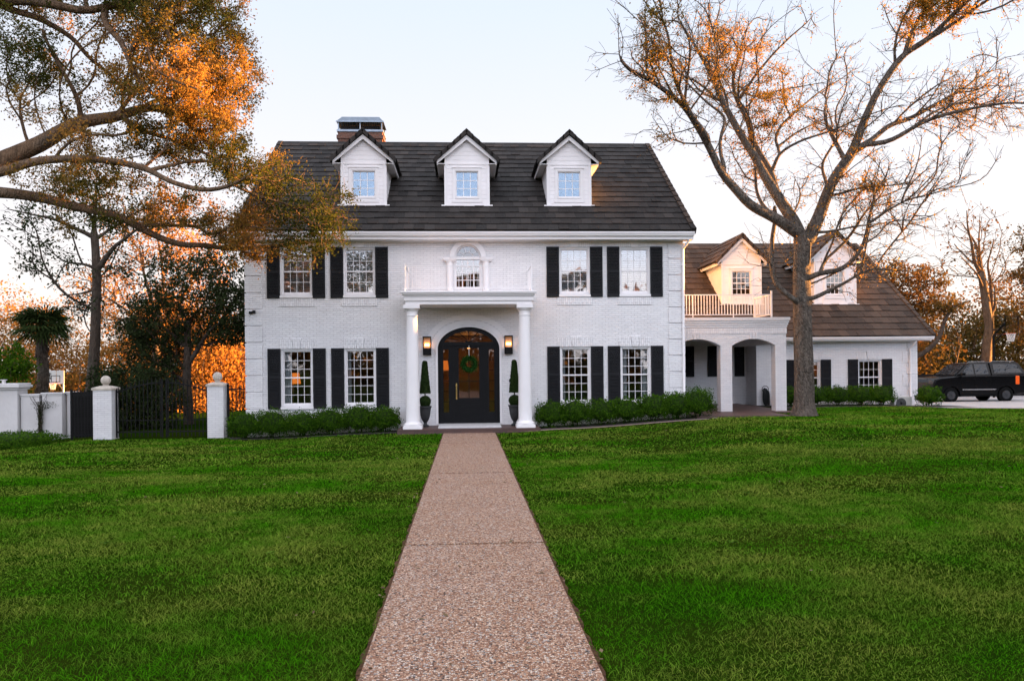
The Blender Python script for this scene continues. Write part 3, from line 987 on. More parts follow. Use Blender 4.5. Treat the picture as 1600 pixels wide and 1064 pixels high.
# ---- dormers
def dormer(cx, yf, zb, hw, ze, he, zp, slope, wz0, wz1, ww, cols, rows, meet, glass, seed, rmat='roof'):
    """cx centre, yf front face, zb base, hw half width, ze eave height, he eave half width, zp peak; slope(y) = main roof height"""
    yb = yf
    while slope(yb) < zp and yb < yf + 6: yb += .05
    f = MB()
    op = [(cx - ww, cx + ww, wz0, wz1, 0)]
    wall(f, cx - hw, cx + hw, zb - .25, ze + .05, op, yf, .12)
    pitch = (zp - .18 - ze) / he
    zt = ze + .05
    xt = hw
    zk = zp - .17 - .05; zh = ze + .03 + (1 - hw / he) * (zk - ze - .03)
    zh = max(zh, zt + .01)
    f.prism([(cx - hw, zt), (cx + hw, zt), (cx + hw, zh), (cx, zk), (cx - hw, zh)], 'y', yf + .001, yf + .12)
    for s in (-1, 1):
        yk = yf
        while slope(yk) < zt: yk += .05
        x0, x1 = sorted((cx + s * hw, cx + s * (hw - .1)))
        f.prism([(yf + .122, zb - .3), (yf + .122, zt), (yk + .2, zt), (yk + .2, zt - .3)], 'x', x0, x1)
    do = build(f, 'dormer', 'siding', house)
    # interior closing box
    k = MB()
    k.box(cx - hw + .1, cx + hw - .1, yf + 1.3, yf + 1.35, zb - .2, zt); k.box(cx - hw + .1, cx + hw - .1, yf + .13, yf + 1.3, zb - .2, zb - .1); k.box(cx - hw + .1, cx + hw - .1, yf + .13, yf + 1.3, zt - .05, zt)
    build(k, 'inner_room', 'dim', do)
    t = MB()
    oh = .15                                     # front overhang
    # corner boards, head board, sill board
    for s in (-1, 1):
        a, b = sorted((cx + s * (hw + .012), cx + s * (hw - .09)))
        t.box(a, b, yf - .022, yf + .1, zb + .02, ze)
    t.box(cx - hw - .11, cx + hw + .11, yf - .07, yf + .06, zb - .05, zb + .035)
    t.box(cx - hw + .1, cx + hw - .1, yf - .02, yf + .02, ze - .03, ze + .02)
    for a, b in ((cx - ww - .075, cx - ww), (cx + ww, cx + ww + .075)): t.box(a, b, yf - .03, yf + .02, wz0 - .09, wz1 + .08)
    t.box(cx - ww, cx + ww, yf - .032, yf + .02, wz1, wz1 + .082)
    t.box(cx - ww - .1, cx + ww + .1, yf - .05, yf + .02, wz0 - .14, wz0 - .05)
    t.box(cx - ww - .13, cx + ww + .13, yf - .026, yf + .02, zb + .035, wz0 - .14)
    t.box(cx - ww - .09, cx + ww + .09, yf - .055, yf + .02, wz1 + .082, wz1 + .11)
    # rake boards, eave returns, soffits
    zpk = zp - .17
    for s in (-1, 1):
        p0 = Vector((cx + s * he, yf - oh, ze)); p1 = Vector((cx, yf - oh, zpk))
        w = .125
        t.hexa([(cx + s * he, yf - oh, ze - .03), (cx, yf - oh, zpk - w - .03), (cx, yf - oh + .03, zpk - w - .03), (cx + s * he, yf - oh + .03, ze - .03),
                (cx + s * he, yf - oh, ze + .10), (cx, yf - oh, zpk), (cx, yf - oh + .03, zpk), (cx + s * he, yf - oh + .03, ze + .10)])
        # soffit under the slope
        x0, x1 = cx + s * (he - .01), cx + s * (hw - .02)
        yk = yf
        while slope(yk) < ze - .05: yk += .05
        a, b = sorted((x0, x1))
        t.box(a, b, yf - oh + .03, yk + .1, ze - .03, ze - .01)
        a, b = sorted((cx + s * (he + .005), cx + s * (he - .03)))
        t.box(a, b, yf - oh + .03, yk + .1, ze - .06, ze + .09)
        # sloped soffit in front of the gable
        t.hexa([(cx + s * he, yf - oh + .03, ze + .02), (cx, yf - oh + .03, zpk - .06), (cx, yf, zpk - .06), (cx + s * he, yf, ze + .02),
                (cx + s * he, yf - oh + .03, ze + .04), (cx, yf - oh + .03, zpk - .04), (cx, yf, zpk - .04), (cx + s * he, yf, ze + .04)])
    build(t, 'trim', 'trim', do)
    r = MB()
    rise = zp - .06 - (ze + .09)
    lu = math.hypot(he + .05, rise)
    for s in (-1, 1):
        O = (cx + s * (he + .05), yf - oh - .05, ze + .09)
        ylen = yb - yf + oh + .3
        tiled(r, O, (0, 1, 0), (-s * (he + .05), 0, rise), ylen, lu, 4, .33, seed=seed + s)
        r.hexa([(cx + s * (he + .05), yf - oh - .03, ze + .06), (cx, yf - oh - .03, zp - .09), (cx, yb + .2, zp - .09), (cx + s * (he + .05), yb + .2, ze + .06),
                (cx + s * (he + .05), yf - oh - .03, ze + .085), (cx, yf - oh - .03, zp - .065), (cx, yb + .2, zp - .065), (cx + s * (he + .05), yb + .2, ze + .085)], .3)
        # front rake tiles
        n = 5
        for i in range(n):
            q0, q1 = i / n - .02, (i + 1) / n + .02
            P = lambda q, d, y: (cx + s * ((he + .06) * (1 - q)), y, ze + .09 + rise * q + d)
            y0, y1 = yf - oh - .10, yf - oh + .10
            r.hexa([P(q0, -.075, y0), P(q1, -.075, y0), P(q1, -.075, y1), P(q0, -.075, y1), P(q0, .085, y0), P(q1, .06, y0), P(q1, .06, y1), P(q0, .085, y1)], random.random())
    n = int((yb - yf + oh) / .36)
    for i in range(n):
        y0 = yf - oh - .11 + i * .36
        r.prism([(cx - .14, zp - .10), (cx, zp + .02), (cx + .14, zp - .10), (cx + .13, zp - .13), (cx, zp - .03), (cx - .13, zp - .13)], 'y', y0, y0 + .38, random.random())
    build(r, 'dormer_roof', rmat, do)
    window(cx, wz0, wz1, ww, cols, rows, yf - .06, 'none', glass, meet=meet, case=.03, parent=do, name='window_frame', mun=.022)
ms = lambda y: 6.36 + 4.57 * (y + .5) / 6.5
for i, c in enumerate((XC - 3.45, XC, XC + 3.46)):
    dormer(c, 1.0, 7.44, .75, 8.86, 1.0, 9.97, ms, 7.70, 8.64, .41, 3, 3, False, 'glassdorm', 20 + i * 3)

# ---- upper centre window
def fan(cx, zs, r, y, parent, name, mat, n=5, ri=.42, bar=.02, mid=True):
    f = MB()
    N = 24
    def ringp(ra, rb, y0, y1):
        for k in range(N):
            a, b = math.pi * k / N, math.pi * (k + 1) / N
            q = []
            for yy in (y0, y1):
                q += [(cx + ra * math.cos(a), yy, zs + ra * math.sin(a)), (cx + rb * math.cos(a), yy, zs + rb * math.sin(a)), (cx + rb * math.cos(b), yy, zs + rb * math.sin(b)), (cx + ra * math.cos(b), yy, zs + ra * math.sin(b))]
            f.hexa(q)
    ringp(r - .05, r, y - .01, y + .06)
    ringp(r * ri - bar / 2, r * ri + bar / 2, y + .01, y + .03)
    for k in range(1, n):
        a = math.pi * k / n
        f.beam((cx + r * ri * math.cos(a) * (1 if mid else .0), y + .02, zs + r * ri * math.sin(a) * (1 if mid else .0)), (cx + (r - .04) * math.cos(a), y + .02, zs + (r - .04) * math.sin(a)), bar, .02)
    return f
cwf = fan(XC, 5.58, .42, .09, house, 'window', 'trim', 5)
zs0, zs1 = 4.56, 5.58
for a, b in ((XC - .42, XC - .37), (XC + .37, XC + .42)): cwf.box(a, b, .05, .2, zs0, zs1)
cwf.box(XC - .37, XC + .37, .05, .2, zs1 - .06, zs1 + .03); cwf.box(XC - .37, XC + .37, .05, .2, zs0, zs0 + .07)
for k in range(1, 4):
    x = XC - .37 + .74 * k / 4; cwf.box(x - .011, x + .011, .10, .125, zs0 + .07, zs1 - .06)
for k in range(1, 4):
    z = zs0 + .07 + (zs1 - zs0 - .13) * k / 4; cwf.box(XC - .37, XC + .37, .103, .122, z - .011, z + .011)
cw = build(cwf, 'window', 'trim', house)
p = MB(); p.box(XC - .38, XC + .38, .135, .139, zs0 + .03, zs1)
N = 24
p.add([(XC, .137, zs1)] + [(XC + .38 * math.cos(math.pi * k / N), .137, zs1 + .38 * math.sin(math.pi * k / N)) for k in range(N + 1)], [(0, k + 1, k + 2) for k in range(N)])
build(p, 'pane', 'glassup', cw)
for s in (-1, 1):
    p = MB()
    x = XC + s * .585
    p.lathe([(.125, 0), (.125, .06), (.105, .07), (.105, .95), (.125, .97), (.13, 1.03)], (x, -.02, 4.46), 20)
    p.box(x - .21, x + .21, -.17, .05, 5.50, 5.545)
    p.box(x - .19, x + .19, -.14, .05, 5.455, 5.50)
    p.box(x - .17, x + .17, -.15, .05, 4.38, 4.46)
    build(p, 'pilaster', 'trim', house, smooth='auto')
tr = MB()
N = 28
for k in range(N):
    a, b = math.pi * k / N, math.pi * (k + 1) / N
    q = []
    for yy in (-.035, .05):
        q += [(XC + .43 * math.cos(a), yy, 5.58 + .43 * math.sin(a)), (XC + .585 * math.cos(a), yy, 5.58 + .585 * math.sin(a)), (XC + .585 * math.cos(b), yy, 5.58 + .585 * math.sin(b)), (XC + .43 * math.cos(b), yy, 5.58 + .43 * math.sin(b))]
    tr.hexa(q)
tr.hexa([(XC - .05, -.06, 5.99), (XC + .05, -.06, 5.99), (XC + .05, .05, 5.99), (XC - .05, .05, 5.99), (XC - .09, -.06, 6.07), (XC + .09, -.06, 6.07), (XC + .09, .05, 6.07), (XC - .09, .05, 6.07)])
build(tr, 'arch_trim', 'trim', house)

# ---- portico
po = MB()
px0, px1 = XC - 2.02, XC + 2.06
po.box(px0 + .10, px1 - .10, -1.50, -.001, 3.94, 4.05)
po.box(px0 + .06, px1 - .06, -1.54, -.001, 4.05, 4.19)
po.box(px0 + .03, px1 - .03, -1.58, -.001, 4.19, 4.24)
po.box(px0, px1, -1.63, -.001, 4.24, 4.285)
po.box(px0 - .03, px1 + .03, -1.66, -.001, 4.285, 4.335)
pto = build(po, 'portico', 'trim', house, bevel=.008)
for x in (XC - 1.73, XC + 1.73):
    c = MB()
    c.box(x - .29, x + .29, -1.57, -.99, .15, .235)
    prof = [(.275, .235), (.285, .26), (.285, .29), (.26, .315), (.235, .325), (.225, .345), (.215, .36)]
    for i in range(9):
        t = i / 8
        prof.append((.213 - .045 * t ** 1.6, .37 + 3.22 * t))
    prof += [(.185, 3.60), (.185, 3.63), (.168, 3.64), (.168, 3.74), (.20, 3.77), (.225, 3.81), (.225, 3.825)]
    c.lathe(prof, (x, -1.28, 0), 40)
    c.box(x - .25, x + .25, -1.53, -1.03, 3.825, 3.94)
    build(c, 'column', 'trim', pto, smooth='auto')
rl = MB()
ry, rz0, rz1 = -1.45, 4.335, 5.12
xa, xb = XC - 1.93, XC + 1.95
for x in (xa, xb):
    rl.box(x - .018, x + .018, ry - .018, ry + .018, rz0, rz1 + .09)
    rl.box(x - .012, x + .012, ry, -.0, rz1 - .012, rz1 + .012); rl.box(x - .010, x + .010, ry, -.0, rz0 + .10, rz0 + .12)
    for k in range(1, 12): rl.box(x - .005, x + .005, ry + .12 * k - .005, ry + .12 * k + .005, rz0 + .12, rz1)
rl.box(xa, xb, ry - .014, ry + .014, rz1 - .012, rz1 + .012); rl.box(xa, xb, ry - .011, ry + .011, rz0 + .10, rz0 + .12)
n = 33
for k in range(1, n):
    x = xa + (xb - xa) * k / n
    rl.box(x - .006, x + .006, ry - .006, ry + .006, rz0 + .12, rz1 - .012)
build(rl, 'balcony_railing', 'trim', pto)
# arch moulding round the door
am = MB()
N = 40
def el(a, h, r): return (XC + h * math.cos(a), 2.62 + r * math.sin(a))
for (h0, r0, h1, r1, pr) in ((1.0, .70, 1.07, .77, .035), (1.08, .78, 1.22, .92, .02), (1.26, .96, 1.42, 1.12, .012)):
    for k in range(N):
        a, b = math.pi * k / N, math.pi * (k + 1) / N
        q = []
        for yy in (-pr, .04):
            for (t, h, r) in ((a, h0, r0), (a, h1, r1), (b, h1, r1), (b, h0, r0)):
                X_, Z_ = el(t, h, r); q.append((X_, yy, Z_))
        am.hexa(q)
for s in (-1, 1):
    a, b = sorted((XC + s * 1.0, XC + s * 1.07)); am.box(a, b, -.035, .04, .2, 2.62)
build(am, 'door_surround', 'trim', house)

# ---- front door
yd = .10
d = MB()
for s in (-1, 1):
    a, b = sorted((XC + s * 1.0, XC + s * .88)); d.box(a, b, yd - .05, yd + .12, .2, 2.63)
    a, b = sorted((XC + s * .60, XC + s * .49)); d.box(a, b, yd - .04, yd + .1, .2, 2.72)
d.box(XC - .88, XC + .88, yd - .055, yd + .1, 2.72, 2.84)
N = 30
for k in range(N):
    a, b = math.pi * k / N, math.pi * (k + 1) / N
    q = []
    for yy in (yd - .05, yd + .12):
        for (t, h, r) in ((a, .86, .56), (a, 1.0, .70), (b, 1.0, .70), (b, .86, .56)):
            X_, Z_ = el(t, h, r); q.append((X_, yy, Z_))
    d.hexa(q)
d.box(XC - .88, XC + .88, yd - .03, yd + .08, .2, .24)
door = build(d, 'front_door', 'black', house)
lf_ = MB()
lx0, lx1 = XC - .49, XC + .49
gx0, gx1, gz0, gz1 = XC - .325, XC + .335, 1.02, 2.64
lf_.box(lx0, gx0, yd - .02, yd + .04, .24, 2.72); lf_.box(gx1, lx1, yd - .02, yd + .04, .24, 2.72)
lf_.box(gx0, gx1, yd - .02, yd + .04, .24, gz0); lf_.box(gx0, gx1, yd - .02, yd + .04, gz1, 2.72)
lf_.box(XC - .008, XC + .012, yd - .005, yd + .02, gz0, gz1)
for z in (1.56, 2.10): lf_.box(gx0, gx1, yd - .004, yd + .019, z - .010, z + .010)
lf_.box(gx0 - .02, gx1 + .02, yd - .035, yd - .02, .42, .82)
lf_.box(gx0 + .03, gx1 - .03, yd - .05, yd - .035, .47, .77)
for a, b, e, g in ((gx0 - .03, gx0, gz0, gz1), (gx1, gx1 + .03, gz0, gz1)): lf_.box(a, b, yd - .032, yd - .02, e, g)
build(lf_, 'door_leaf', 'black', door)
gp = MB(); gp.box(gx0, gx1, yd + .006, yd + .010, gz0, gz1); build(gp, 'door_glass', 'glassdoor', door)
hd = MB()
hd.box(XC - .425, XC - .385, yd - .032, yd - .02, .98, 1.50)
hd.tube([(XC - .405, yd - .03, 1.05), (XC - .405, yd - .08, 1.09), (XC - .405, yd - .085, 1.24), (XC - .405, yd - .03, 1.30)], .011, 8)
hd.lathe([(.001, -.02), (.034, -.02), (.036, 0), (.034, .02), (.001, .02)], (XC - .405, yd - .045, 1.42), 12)
build(hd, 'door_handle', 'brass', door, smooth='auto')
for s in (-1, 1):
    sl = MB()
    a, b = sorted((XC + s * .88, XC + s * .60))
    a2, b2 = a + .055, b - .055
    sl.box(a, a2, yd - .03, yd + .06, .24, 2.72); sl.box(b2, b, yd - .03, yd + .06, .24, 2.72)
    sl.box(a2, b2, yd - .03, yd + .06, .24, .56); sl.box(a2, b2, yd - .03, yd + .06, 2.60, 2.72)
    for k in range(1, 6):
        z = .56 + 2.04 * k / 6; sl.box(a2, b2, yd - .005, yd + .03, z - .009, z + .009)
    so = build(sl, 'sidelight', 'black', door)
    g = MB(); g.box(a2, b2, yd + .010, yd + .014, .56, 2.6); build(g, 'sidelight_glass', 'glassdoor', door)
ff = MB()
for k in range(1, 8):
    a = math.pi * k / 8
    X_, Z_ = XC + .87 * math.cos(a), 2.84 + .36 * math.sin(a) + .0
    ff.beam((XC + .10 * math.cos(a), yd + .02, 2.84 + .06 * math.sin(a)), (XC + .84 * math.cos(a), yd + .02, 2.84 + .34 * math.sin(a)), .02, .02)
ff.lathe([(.001, -.02), (.10, -.02), (.10, .02), (.001, .02)], (XC, yd + .02, 2.85), 14)
build(ff, 'fanlight_bars', 'black', door)
fg = MB()
fg.add([(XC, yd + .035, 2.80)] + [(XC + .9 * math.cos(math.pi * k / N), yd + .035, 2.62 + .60 * math.sin(math.pi * k / N)) for k in range(N + 1)], [(0, k + 1, k + 2) for k in range(N)])
build(fg, 'fanlight_glass', 'glassdoor', door)
bell = MB(); bell.box(XC + 1.31, XC + 1.35, -.03, .0, 1.52, 1.62); build(bell, 'doorbell', 'iron', house, bevel=.004)

# things at the door
st = MB(); st.box(XC - .96, XC + .98, -1.42, .02, .15, .20)
o = build(st, 'threshold_slab', 'slab', bevel=.008, origin=(XC, -.7, .15)); tag(o, 'pale stone slab lying in front of the black front door', 'step')

def lantern(x, z, label):
    t = thing('wall_lantern', (x, -.06, z), label, 'lamp', 'lanterns beside the front door')
    b = MB()
    w, h, dp = .13, .30, .15
    y0, y1 = -.16, -.012
    for sx in (-1, 1):
        for yy in (y0, y1 - .02):
            b.box(x + sx * w - (.02 if sx > 0 else 0), x + sx * w + (.02 if sx < 0 else 0), yy, yy + .02, z - h, z + h)
    b.box(x - w - .005, x + w + .005, y0 - .005, y1, z + h - .03, z + h); b.box(x - w, x + w, y0, y1, z - h, z - h + .22)
    build(b, 'lantern_frame', 'iron', t)
    b = MB(); b.box(x - w + .021, x + w - .021, y1 - .012, y1 + .012, z - h, z + h); build(b, 'back_plate', 'hall', t)
    c = MB()
    for k in (-1, 0, 1):
        c.tube([(x + k * .05, -.08, z - h + .22), (x + k * .05, -.08, z - .01)], .012, 8)
    build(c, 'candle_tube', 'plastic', t)
    f = MB()
    for k in (-1, 0, 1):
        f.lathe([(.002, -.03), (.020, -.012), (.024, .008), (.012, .04), (.002, .065)], (x + k * .05, -.08, z + .02), 10)
    build(f, 'flame_bulb', 'flame', t, smooth=True)
lantern(XC - 1.34, 2.72, 'lit black box lantern on white brick left of the front door')
lantern(XC + 1.295, 2.735, 'lit black box lantern on white brick right of the front door')

def leaf_mesh(name, P, size, mat, parent, tintv, flat=0., aspect=.55, origin=None, normals=None):
    n = len(P)
    a = rng.normal(size=(n, 3))
    if normals is not None: a = a * .55 + normals
    a[:, 2] += flat
    a /= np.linalg.norm(a, axis=1, keepdims=True) + 1e-9
    b = rng.normal(size=(n, 3))
    u = np.cross(a, b); u /= np.linalg.norm(u, axis=1, keepdims=True) + 1e-9
    v = np.cross(a, u)
    s = size * rng.uniform(.6, 1.35, n)
    U = u * s[:, None]; Vv = v * (s * aspect)[:, None]
    Q = np.stack([P - U, P + Vv - U * .1, P + U, P - Vv - U * .1], 1).reshape(-1, 3)
    return np_mesh(name, Q, np.arange(4 * n).reshape(-1, 4), mat, parent, tint=np.repeat(tintv, 4), origin=origin)

wr = thing('wreath', (XC + .01, yd - .07, 2.12), 'green leaf wreath hanging on the glass of the front door', 'wreath')
n = 2600
a = rng.uniform(0, 2 * np.pi, n); q = np.abs(rng.normal(0, .035, n)) + .02; ph = rng.uniform(0, 2 * np.pi, n)
R0 = .20 + q * np.cos(ph) * 1.15
P = np.c_[XC + .01 + R0 * np.cos(a), yd - .075 + q * np.sin(ph) * .7, 2.12 + R0 * np.sin(a)]
leaf_mesh('wreath_leaves', P, .026, 'leafwreath', wr, rng.uniform(0, 1, n))
b = MB(); b.torus((XC + .01, yd - .07, 2.12), .20, .03, 28, 8); build(b, 'wreath_ring', 'leafwreath', wr, smooth=True)
b = MB(); b.box(XC + .0, XC + .022, yd - .05, yd - .044, 2.30, 2.72); build(b, 'ribbon', 'curtain', wr)

def topiary(x, y, label):
    z = .15
    t = thing('topiary', (x, y, z), label, 'potted plant', 'topiaries flanking the front door')
    u = MB()
    u.lathe([(.11, 0), (.12, .02), (.12, .05), (.06, .08), (.05, .13), (.075, .17), (.115, .23), (.155, .36), (.175, .52), (.185, .60), (.205, .62), (.205, .66), (.17, .66), (.16, .60)], (x, y, z), 28)
    build(u, 'urn', 'urn', t, smooth='auto')
    s = MB(); s.tube([(x, y, z + .55), (x, y, z + 1.95)], .02, 8); build(s, 'stem', 'barkdark', t)
    n = 3600
    d = rng.normal(size=(n, 3)); d /= np.linalg.norm(d, axis=1, keepdims=True)
    P = np.array([x, y, z + .80]) + d * .175 * rng.uniform(.80, 1.06, (n, 1))
    leaf_mesh('ball_foliage', P, .022, 'leaftop', t, rng.uniform(0, 1, n), normals=d)
    n = 6500
    h = rng.uniform(0, 1, n) ** 1.25
    a = rng.uniform(0, 2 * np.pi, n)
    rr = (.165 - .095 * h) * rng.uniform(.82, 1.07, n)
    top = h > .96
    rr[top] *= rng.uniform(0, 1, top.sum())
    dd = np.c_[np.cos(a), np.sin(a), np.full(n, .15)]
    P = np.c_[x + rr * np.cos(a), y + rr * np.sin(a), z + 1.06 + h * 1.02]
    leaf_mesh('cone_foliage', P, .022, 'leaftop', t, rng.uniform(0, 1, n), normals=dd)
    k = MB()
    k.ball((x, y, z + .80), .14, 10); k.lathe([(.12, 1.08), (.13, 1.2), (.04, 2.0)], (x, y, z), 14)
    build(k, 'inner_twigs', 'leaftop', t, smooth=True)
topiary(XC - 1.39, -.62, 'clipped cone and ball topiary in a dark urn beside the left porch column')
topiary(XC + 1.44, -.62, 'clipped cone and ball topiary in a dark urn beside the right porch column')

def floor_lamp(x, y, z, zt, label, r=.2):
    t = thing('floor_lamp', (x, y, z), label, 'lamp')
    b = MB(); b.lathe([(.15, 0), (.15, .02), (.02, .04), (.015, zt - z - .1), (.002, zt - z)], (x, y, z), 16); build(b, 'stand', 'brass', t, smooth='auto')
    s = MB()
    N = 20
    vs = []
    for rr, zz in ((r, zt - .2), (r * .8, zt + .16)):
        for k in range(N): vs.append((x + rr * math.cos(2 * math.pi * k / N), y + rr * math.sin(2 * math.pi * k / N), zz))
    s.add(vs, [(k, (k + 1) % N, N + (k + 1) % N, N + k) for k in range(N)])
    build(s, 'lamp_shade', 'lampglow', t, smooth=True)
floor_lamp(-.86, 2.2, .2, 2.10, 'glowing orange lamp standing in the hall behind the left door sidelight', .20)
pl = thing('pendant_lamp', (XC, 2.3, 3.17), 'warm pendant lamp hanging in the hall behind the fanlight of the front door', 'lamp')
b = MB(); b.tube([(XC, 2.3, 3.17), (XC, 2.3, 2.95)], .01, 6); b.lathe([(.03, 0), (.08, .03), (.03, .06)], (XC, 2.3, 2.9), 12); build(b, 'hanger', 'brass', pl)
b = MB(); b.ball((XC, 2.3, 2.80), .12, 10); build(b, 'glass_globe', 'globe', pl, smooth=True)
floor_lamp(-5.86, 1.2, .2, 1.72, 'glowing orange lamp standing in the room behind the leftmost ground floor window', .26)

c = MB()
c.box(-6.88, -6.80, -.10, -.03, 3.80, 3.86); c.box(-6.93, -6.85, -.17, -.06, 3.77, 3.86); c.box(-6.82, -6.74, -.17, -.06, 3.80, 3.89)
o = build(c, 'security_light', 'iron', bevel=.008, origin=(-6.84, -.03, 3.8)); tag(o, 'small dark twin security light on the left corner of the house', 'lamp')

# ---- wing and loggia
LX1 = 11.17
lg = MB()
LO = [(7.20, 8.82, .2, 2.68, .24), (9.23, 10.78, .2, 2.68, .24)]
wall(lg, HX1 + .001, LX1, .2, 3.56, LO, 1.5, .40)
lgo = build(lg, 'loggia_wall', 'brick', house)
b = MB()
b.box(HX1 + .001, LX1 + .02, 1.478, 1.5, 3.10, 3.30)
build(b, 'soldier_band', 'soldier', lgo)
b = MB()
for k, (z0, z1, e) in enumerate(((3.32, 3.40, .03), (3.40, 3.48, .055), (3.48, 3.56, .08), (3.56, 3.67, .11))):
    b.box(HX1 + .001, LX1 + e, 1.5 - e, 1.52, z0, z1); b.box(LX1 - .05, LX1 + e, 1.52, 5.9, z0, z1)
build(b, 'cornice', 'brick', lgo)
for (xa, xb, za, zs, rise) in LO:
    l = MB(); n = 17
    c, h = (xa + xb) / 2, (xb - xa) / 2
    R = (h * h + rise * rise) / (2 * rise); zc = zs + rise - R
    a0 = math.asin(h / R)
    for k in range(n):
        t0, t1 = -a0 + 2 * a0 * k / n + .004, -a0 + 2 * a0 * (k + 1) / n - .004
        q = []
        pr = .035 if k in (7, 8, 9) else .012
        for yy in (1.5 - pr, 1.52):
            q += [(c + R * math.sin(t0), yy, zc + R * math.cos(t0)), (c + R * math.sin(t1), yy, zc + R * math.cos(t1)), (c + (R + .24) * math.sin(t1), yy, zc + (R + .24) * math.cos(t1)), (c + (R + .24) * math.sin(t0), yy, zc + (R + .24) * math.cos(t0))]
        l.hexa(q)
    build(l, 'brick_arch', 'brick', lgo)
b = MB(); b.box(LX1 - .39, LX1, 1.902, 5.98, 2.75, 3.55); build(b, 'side_beam', 'brick', house)
b = MB(); b.box(HX1 + .005, LX1 - .06, 1.53, 6.0, 3.555, 3.64); build(b, 'balcony_deck', 'darkboard', house)
b = MB(); b.box(HX1 + .005, LX1 - .40, 1.905, 7.19, 3.0, 3.06); build(b, 'loggia_ceiling', 'trim', house)
rl = MB()
y0, z0, z1 = 1.72, 3.70, 4.50
x0, x1 = HX1 + .06, 10.74
rl.box(x0, x1, y0 - .016, y0 + .016, z1 - .035, z1); rl.box(x0, x1, y0 - .014, y0 + .014, z0 + .07, z0 + .095)
n = 34
for k in range(1, n):
    x = x0 + (x1 - x0) * k / n; rl.box(x - .011, x + .011, y0 - .011, y0 + .011, z0 + .09, z1 - .03)
for x in (x0 + .75, x0 + 2.2): rl.box(x - .016, x + .016, y0 - .016, y0 + .016, 3.64, z1)
rl.box(x1 - .025, x1 + .025, y0 - .025, y0 + .025, 3.64, z1 + .12)
rl.box(x1 - .025, x1 + .025, 3.38, 3.43, 3.64, z1 + .02)
rl.box(x1 - .014, x1 + .014, y0, 3.4, z1 - .035, z1); rl.box(x1 - .012, x1 + .012, y0, 3.4, z0 + .07, z0 + .095)
for k in range(1, 14):
    y = y0 + 1.68 * k / 14; rl.box(x1 - .010, x1 + .010, y - .010, y + .010, z0 + .09, z1 - .03)
build(rl, 'loggia_railing', 'trim', house)

WX_0, WX_1 = 11.76, 18.50
WY = 6.0
wops = [(13.42, 14.44, .72, 2.18, 0), (16.01, 17.01, .72, 2.18, 0)]
b = MB(); wall(b, WX_0, WX_1, -.2, 3.02, wops, WY, .22); build(b, 'wing_wall', 'brick', house)
b = MB(); b.box(WX_0, WX_0 + .2, WY + .222, 7.2, -.2, 3.5); build(b, 'wing_wall', 'brick', house)
b = MB(); wall(b, HX1 + .001, WX_0, -.2, 3.5, [], 7.2, .2); build(b, 'wing_wall', 'brick', house)
b = MB(); b.box(HX1 + .002, WX_0, 7.10, 7.20, .33, .5); 
b = MB(); b.prism([(WY + .222, -.2), (18., -.2), (18., 3.0), (12., 7.6), (WY + .222, 3.0)], 'x', WX_1 - .22, WX_1); build(b, 'gable_wall', 'brick', house)
b = MB(); b.box(HX1, WX_1, 18.002, 18.2, -.2, 3.0); build(b, 'back_wall', 'brick', house)
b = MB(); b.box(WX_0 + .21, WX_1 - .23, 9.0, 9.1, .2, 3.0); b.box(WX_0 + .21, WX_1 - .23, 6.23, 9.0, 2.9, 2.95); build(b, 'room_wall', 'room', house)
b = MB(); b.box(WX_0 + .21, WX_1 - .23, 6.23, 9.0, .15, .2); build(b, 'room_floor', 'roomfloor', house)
for k in range(6):
    q = MB(); z0 = .15 + .47 * k
    w = .42 if k % 2 else .60
    q.box(WX_1 - w, WX_1 + .022, WY - .022, WY + .4, z0 + .015, z0 + .47); build(q, 'quoin', 'brick', house, bevel=.006)
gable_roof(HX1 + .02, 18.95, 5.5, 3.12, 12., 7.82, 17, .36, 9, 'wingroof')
b = MB()
b.box(HX1 + 4.06, 18.9, 5.60, WY, 3.022, 3.06); b.box(HX1 + 4.06, 18.9, 5.575, 5.60, 2.93, 3.09); b.box(WX_0, WX_1, WY - .04, WY, 2.9, 3.02)
build(b, 'eave_board', 'trim', house)
gutter(LX1 + .12, 18.95, 5.57, 3.10)
b = MB(); b.prism([(5.58, 2.9), (5.58, 3.08), (12., 7.70), (18.4, 3.08), (18.4, 2.9), (12., 7.48)], 'x', 18.84, 18.87); build(b, 'rake_board', 'trim', house)
downspout(18.18, WY - .022, 2.98, .2, .08)
for c in (13.93, 16.51):
    lintel(c, 2.19, .5, .30, WY); sill(c, .72, .54, WY)
    window(c, .72, 2.18, .50, 4, 4, WY, 'curtain_side' if c > 15 else 'none', 'glass')
    for s in (-1, 1): shutter(c + s * .72, .62, 2.20, .42, WY, .5)
for x in (7.95, 9.31, 10.31, 11.46):
    shutter(x, 1.53, 2.81, .42, 7.2, .5)
ws = lambda y: 3.12 + 4.70 * (y - 5.5) / 6.5
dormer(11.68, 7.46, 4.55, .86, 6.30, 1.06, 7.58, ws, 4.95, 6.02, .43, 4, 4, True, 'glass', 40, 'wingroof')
dormer(15.77, 7.46, 4.55, .92, 6.42, 1.15, 7.70, ws, 4.95, 6.02, .42, 4, 4, True, 'glass', 50, 'wingroof')

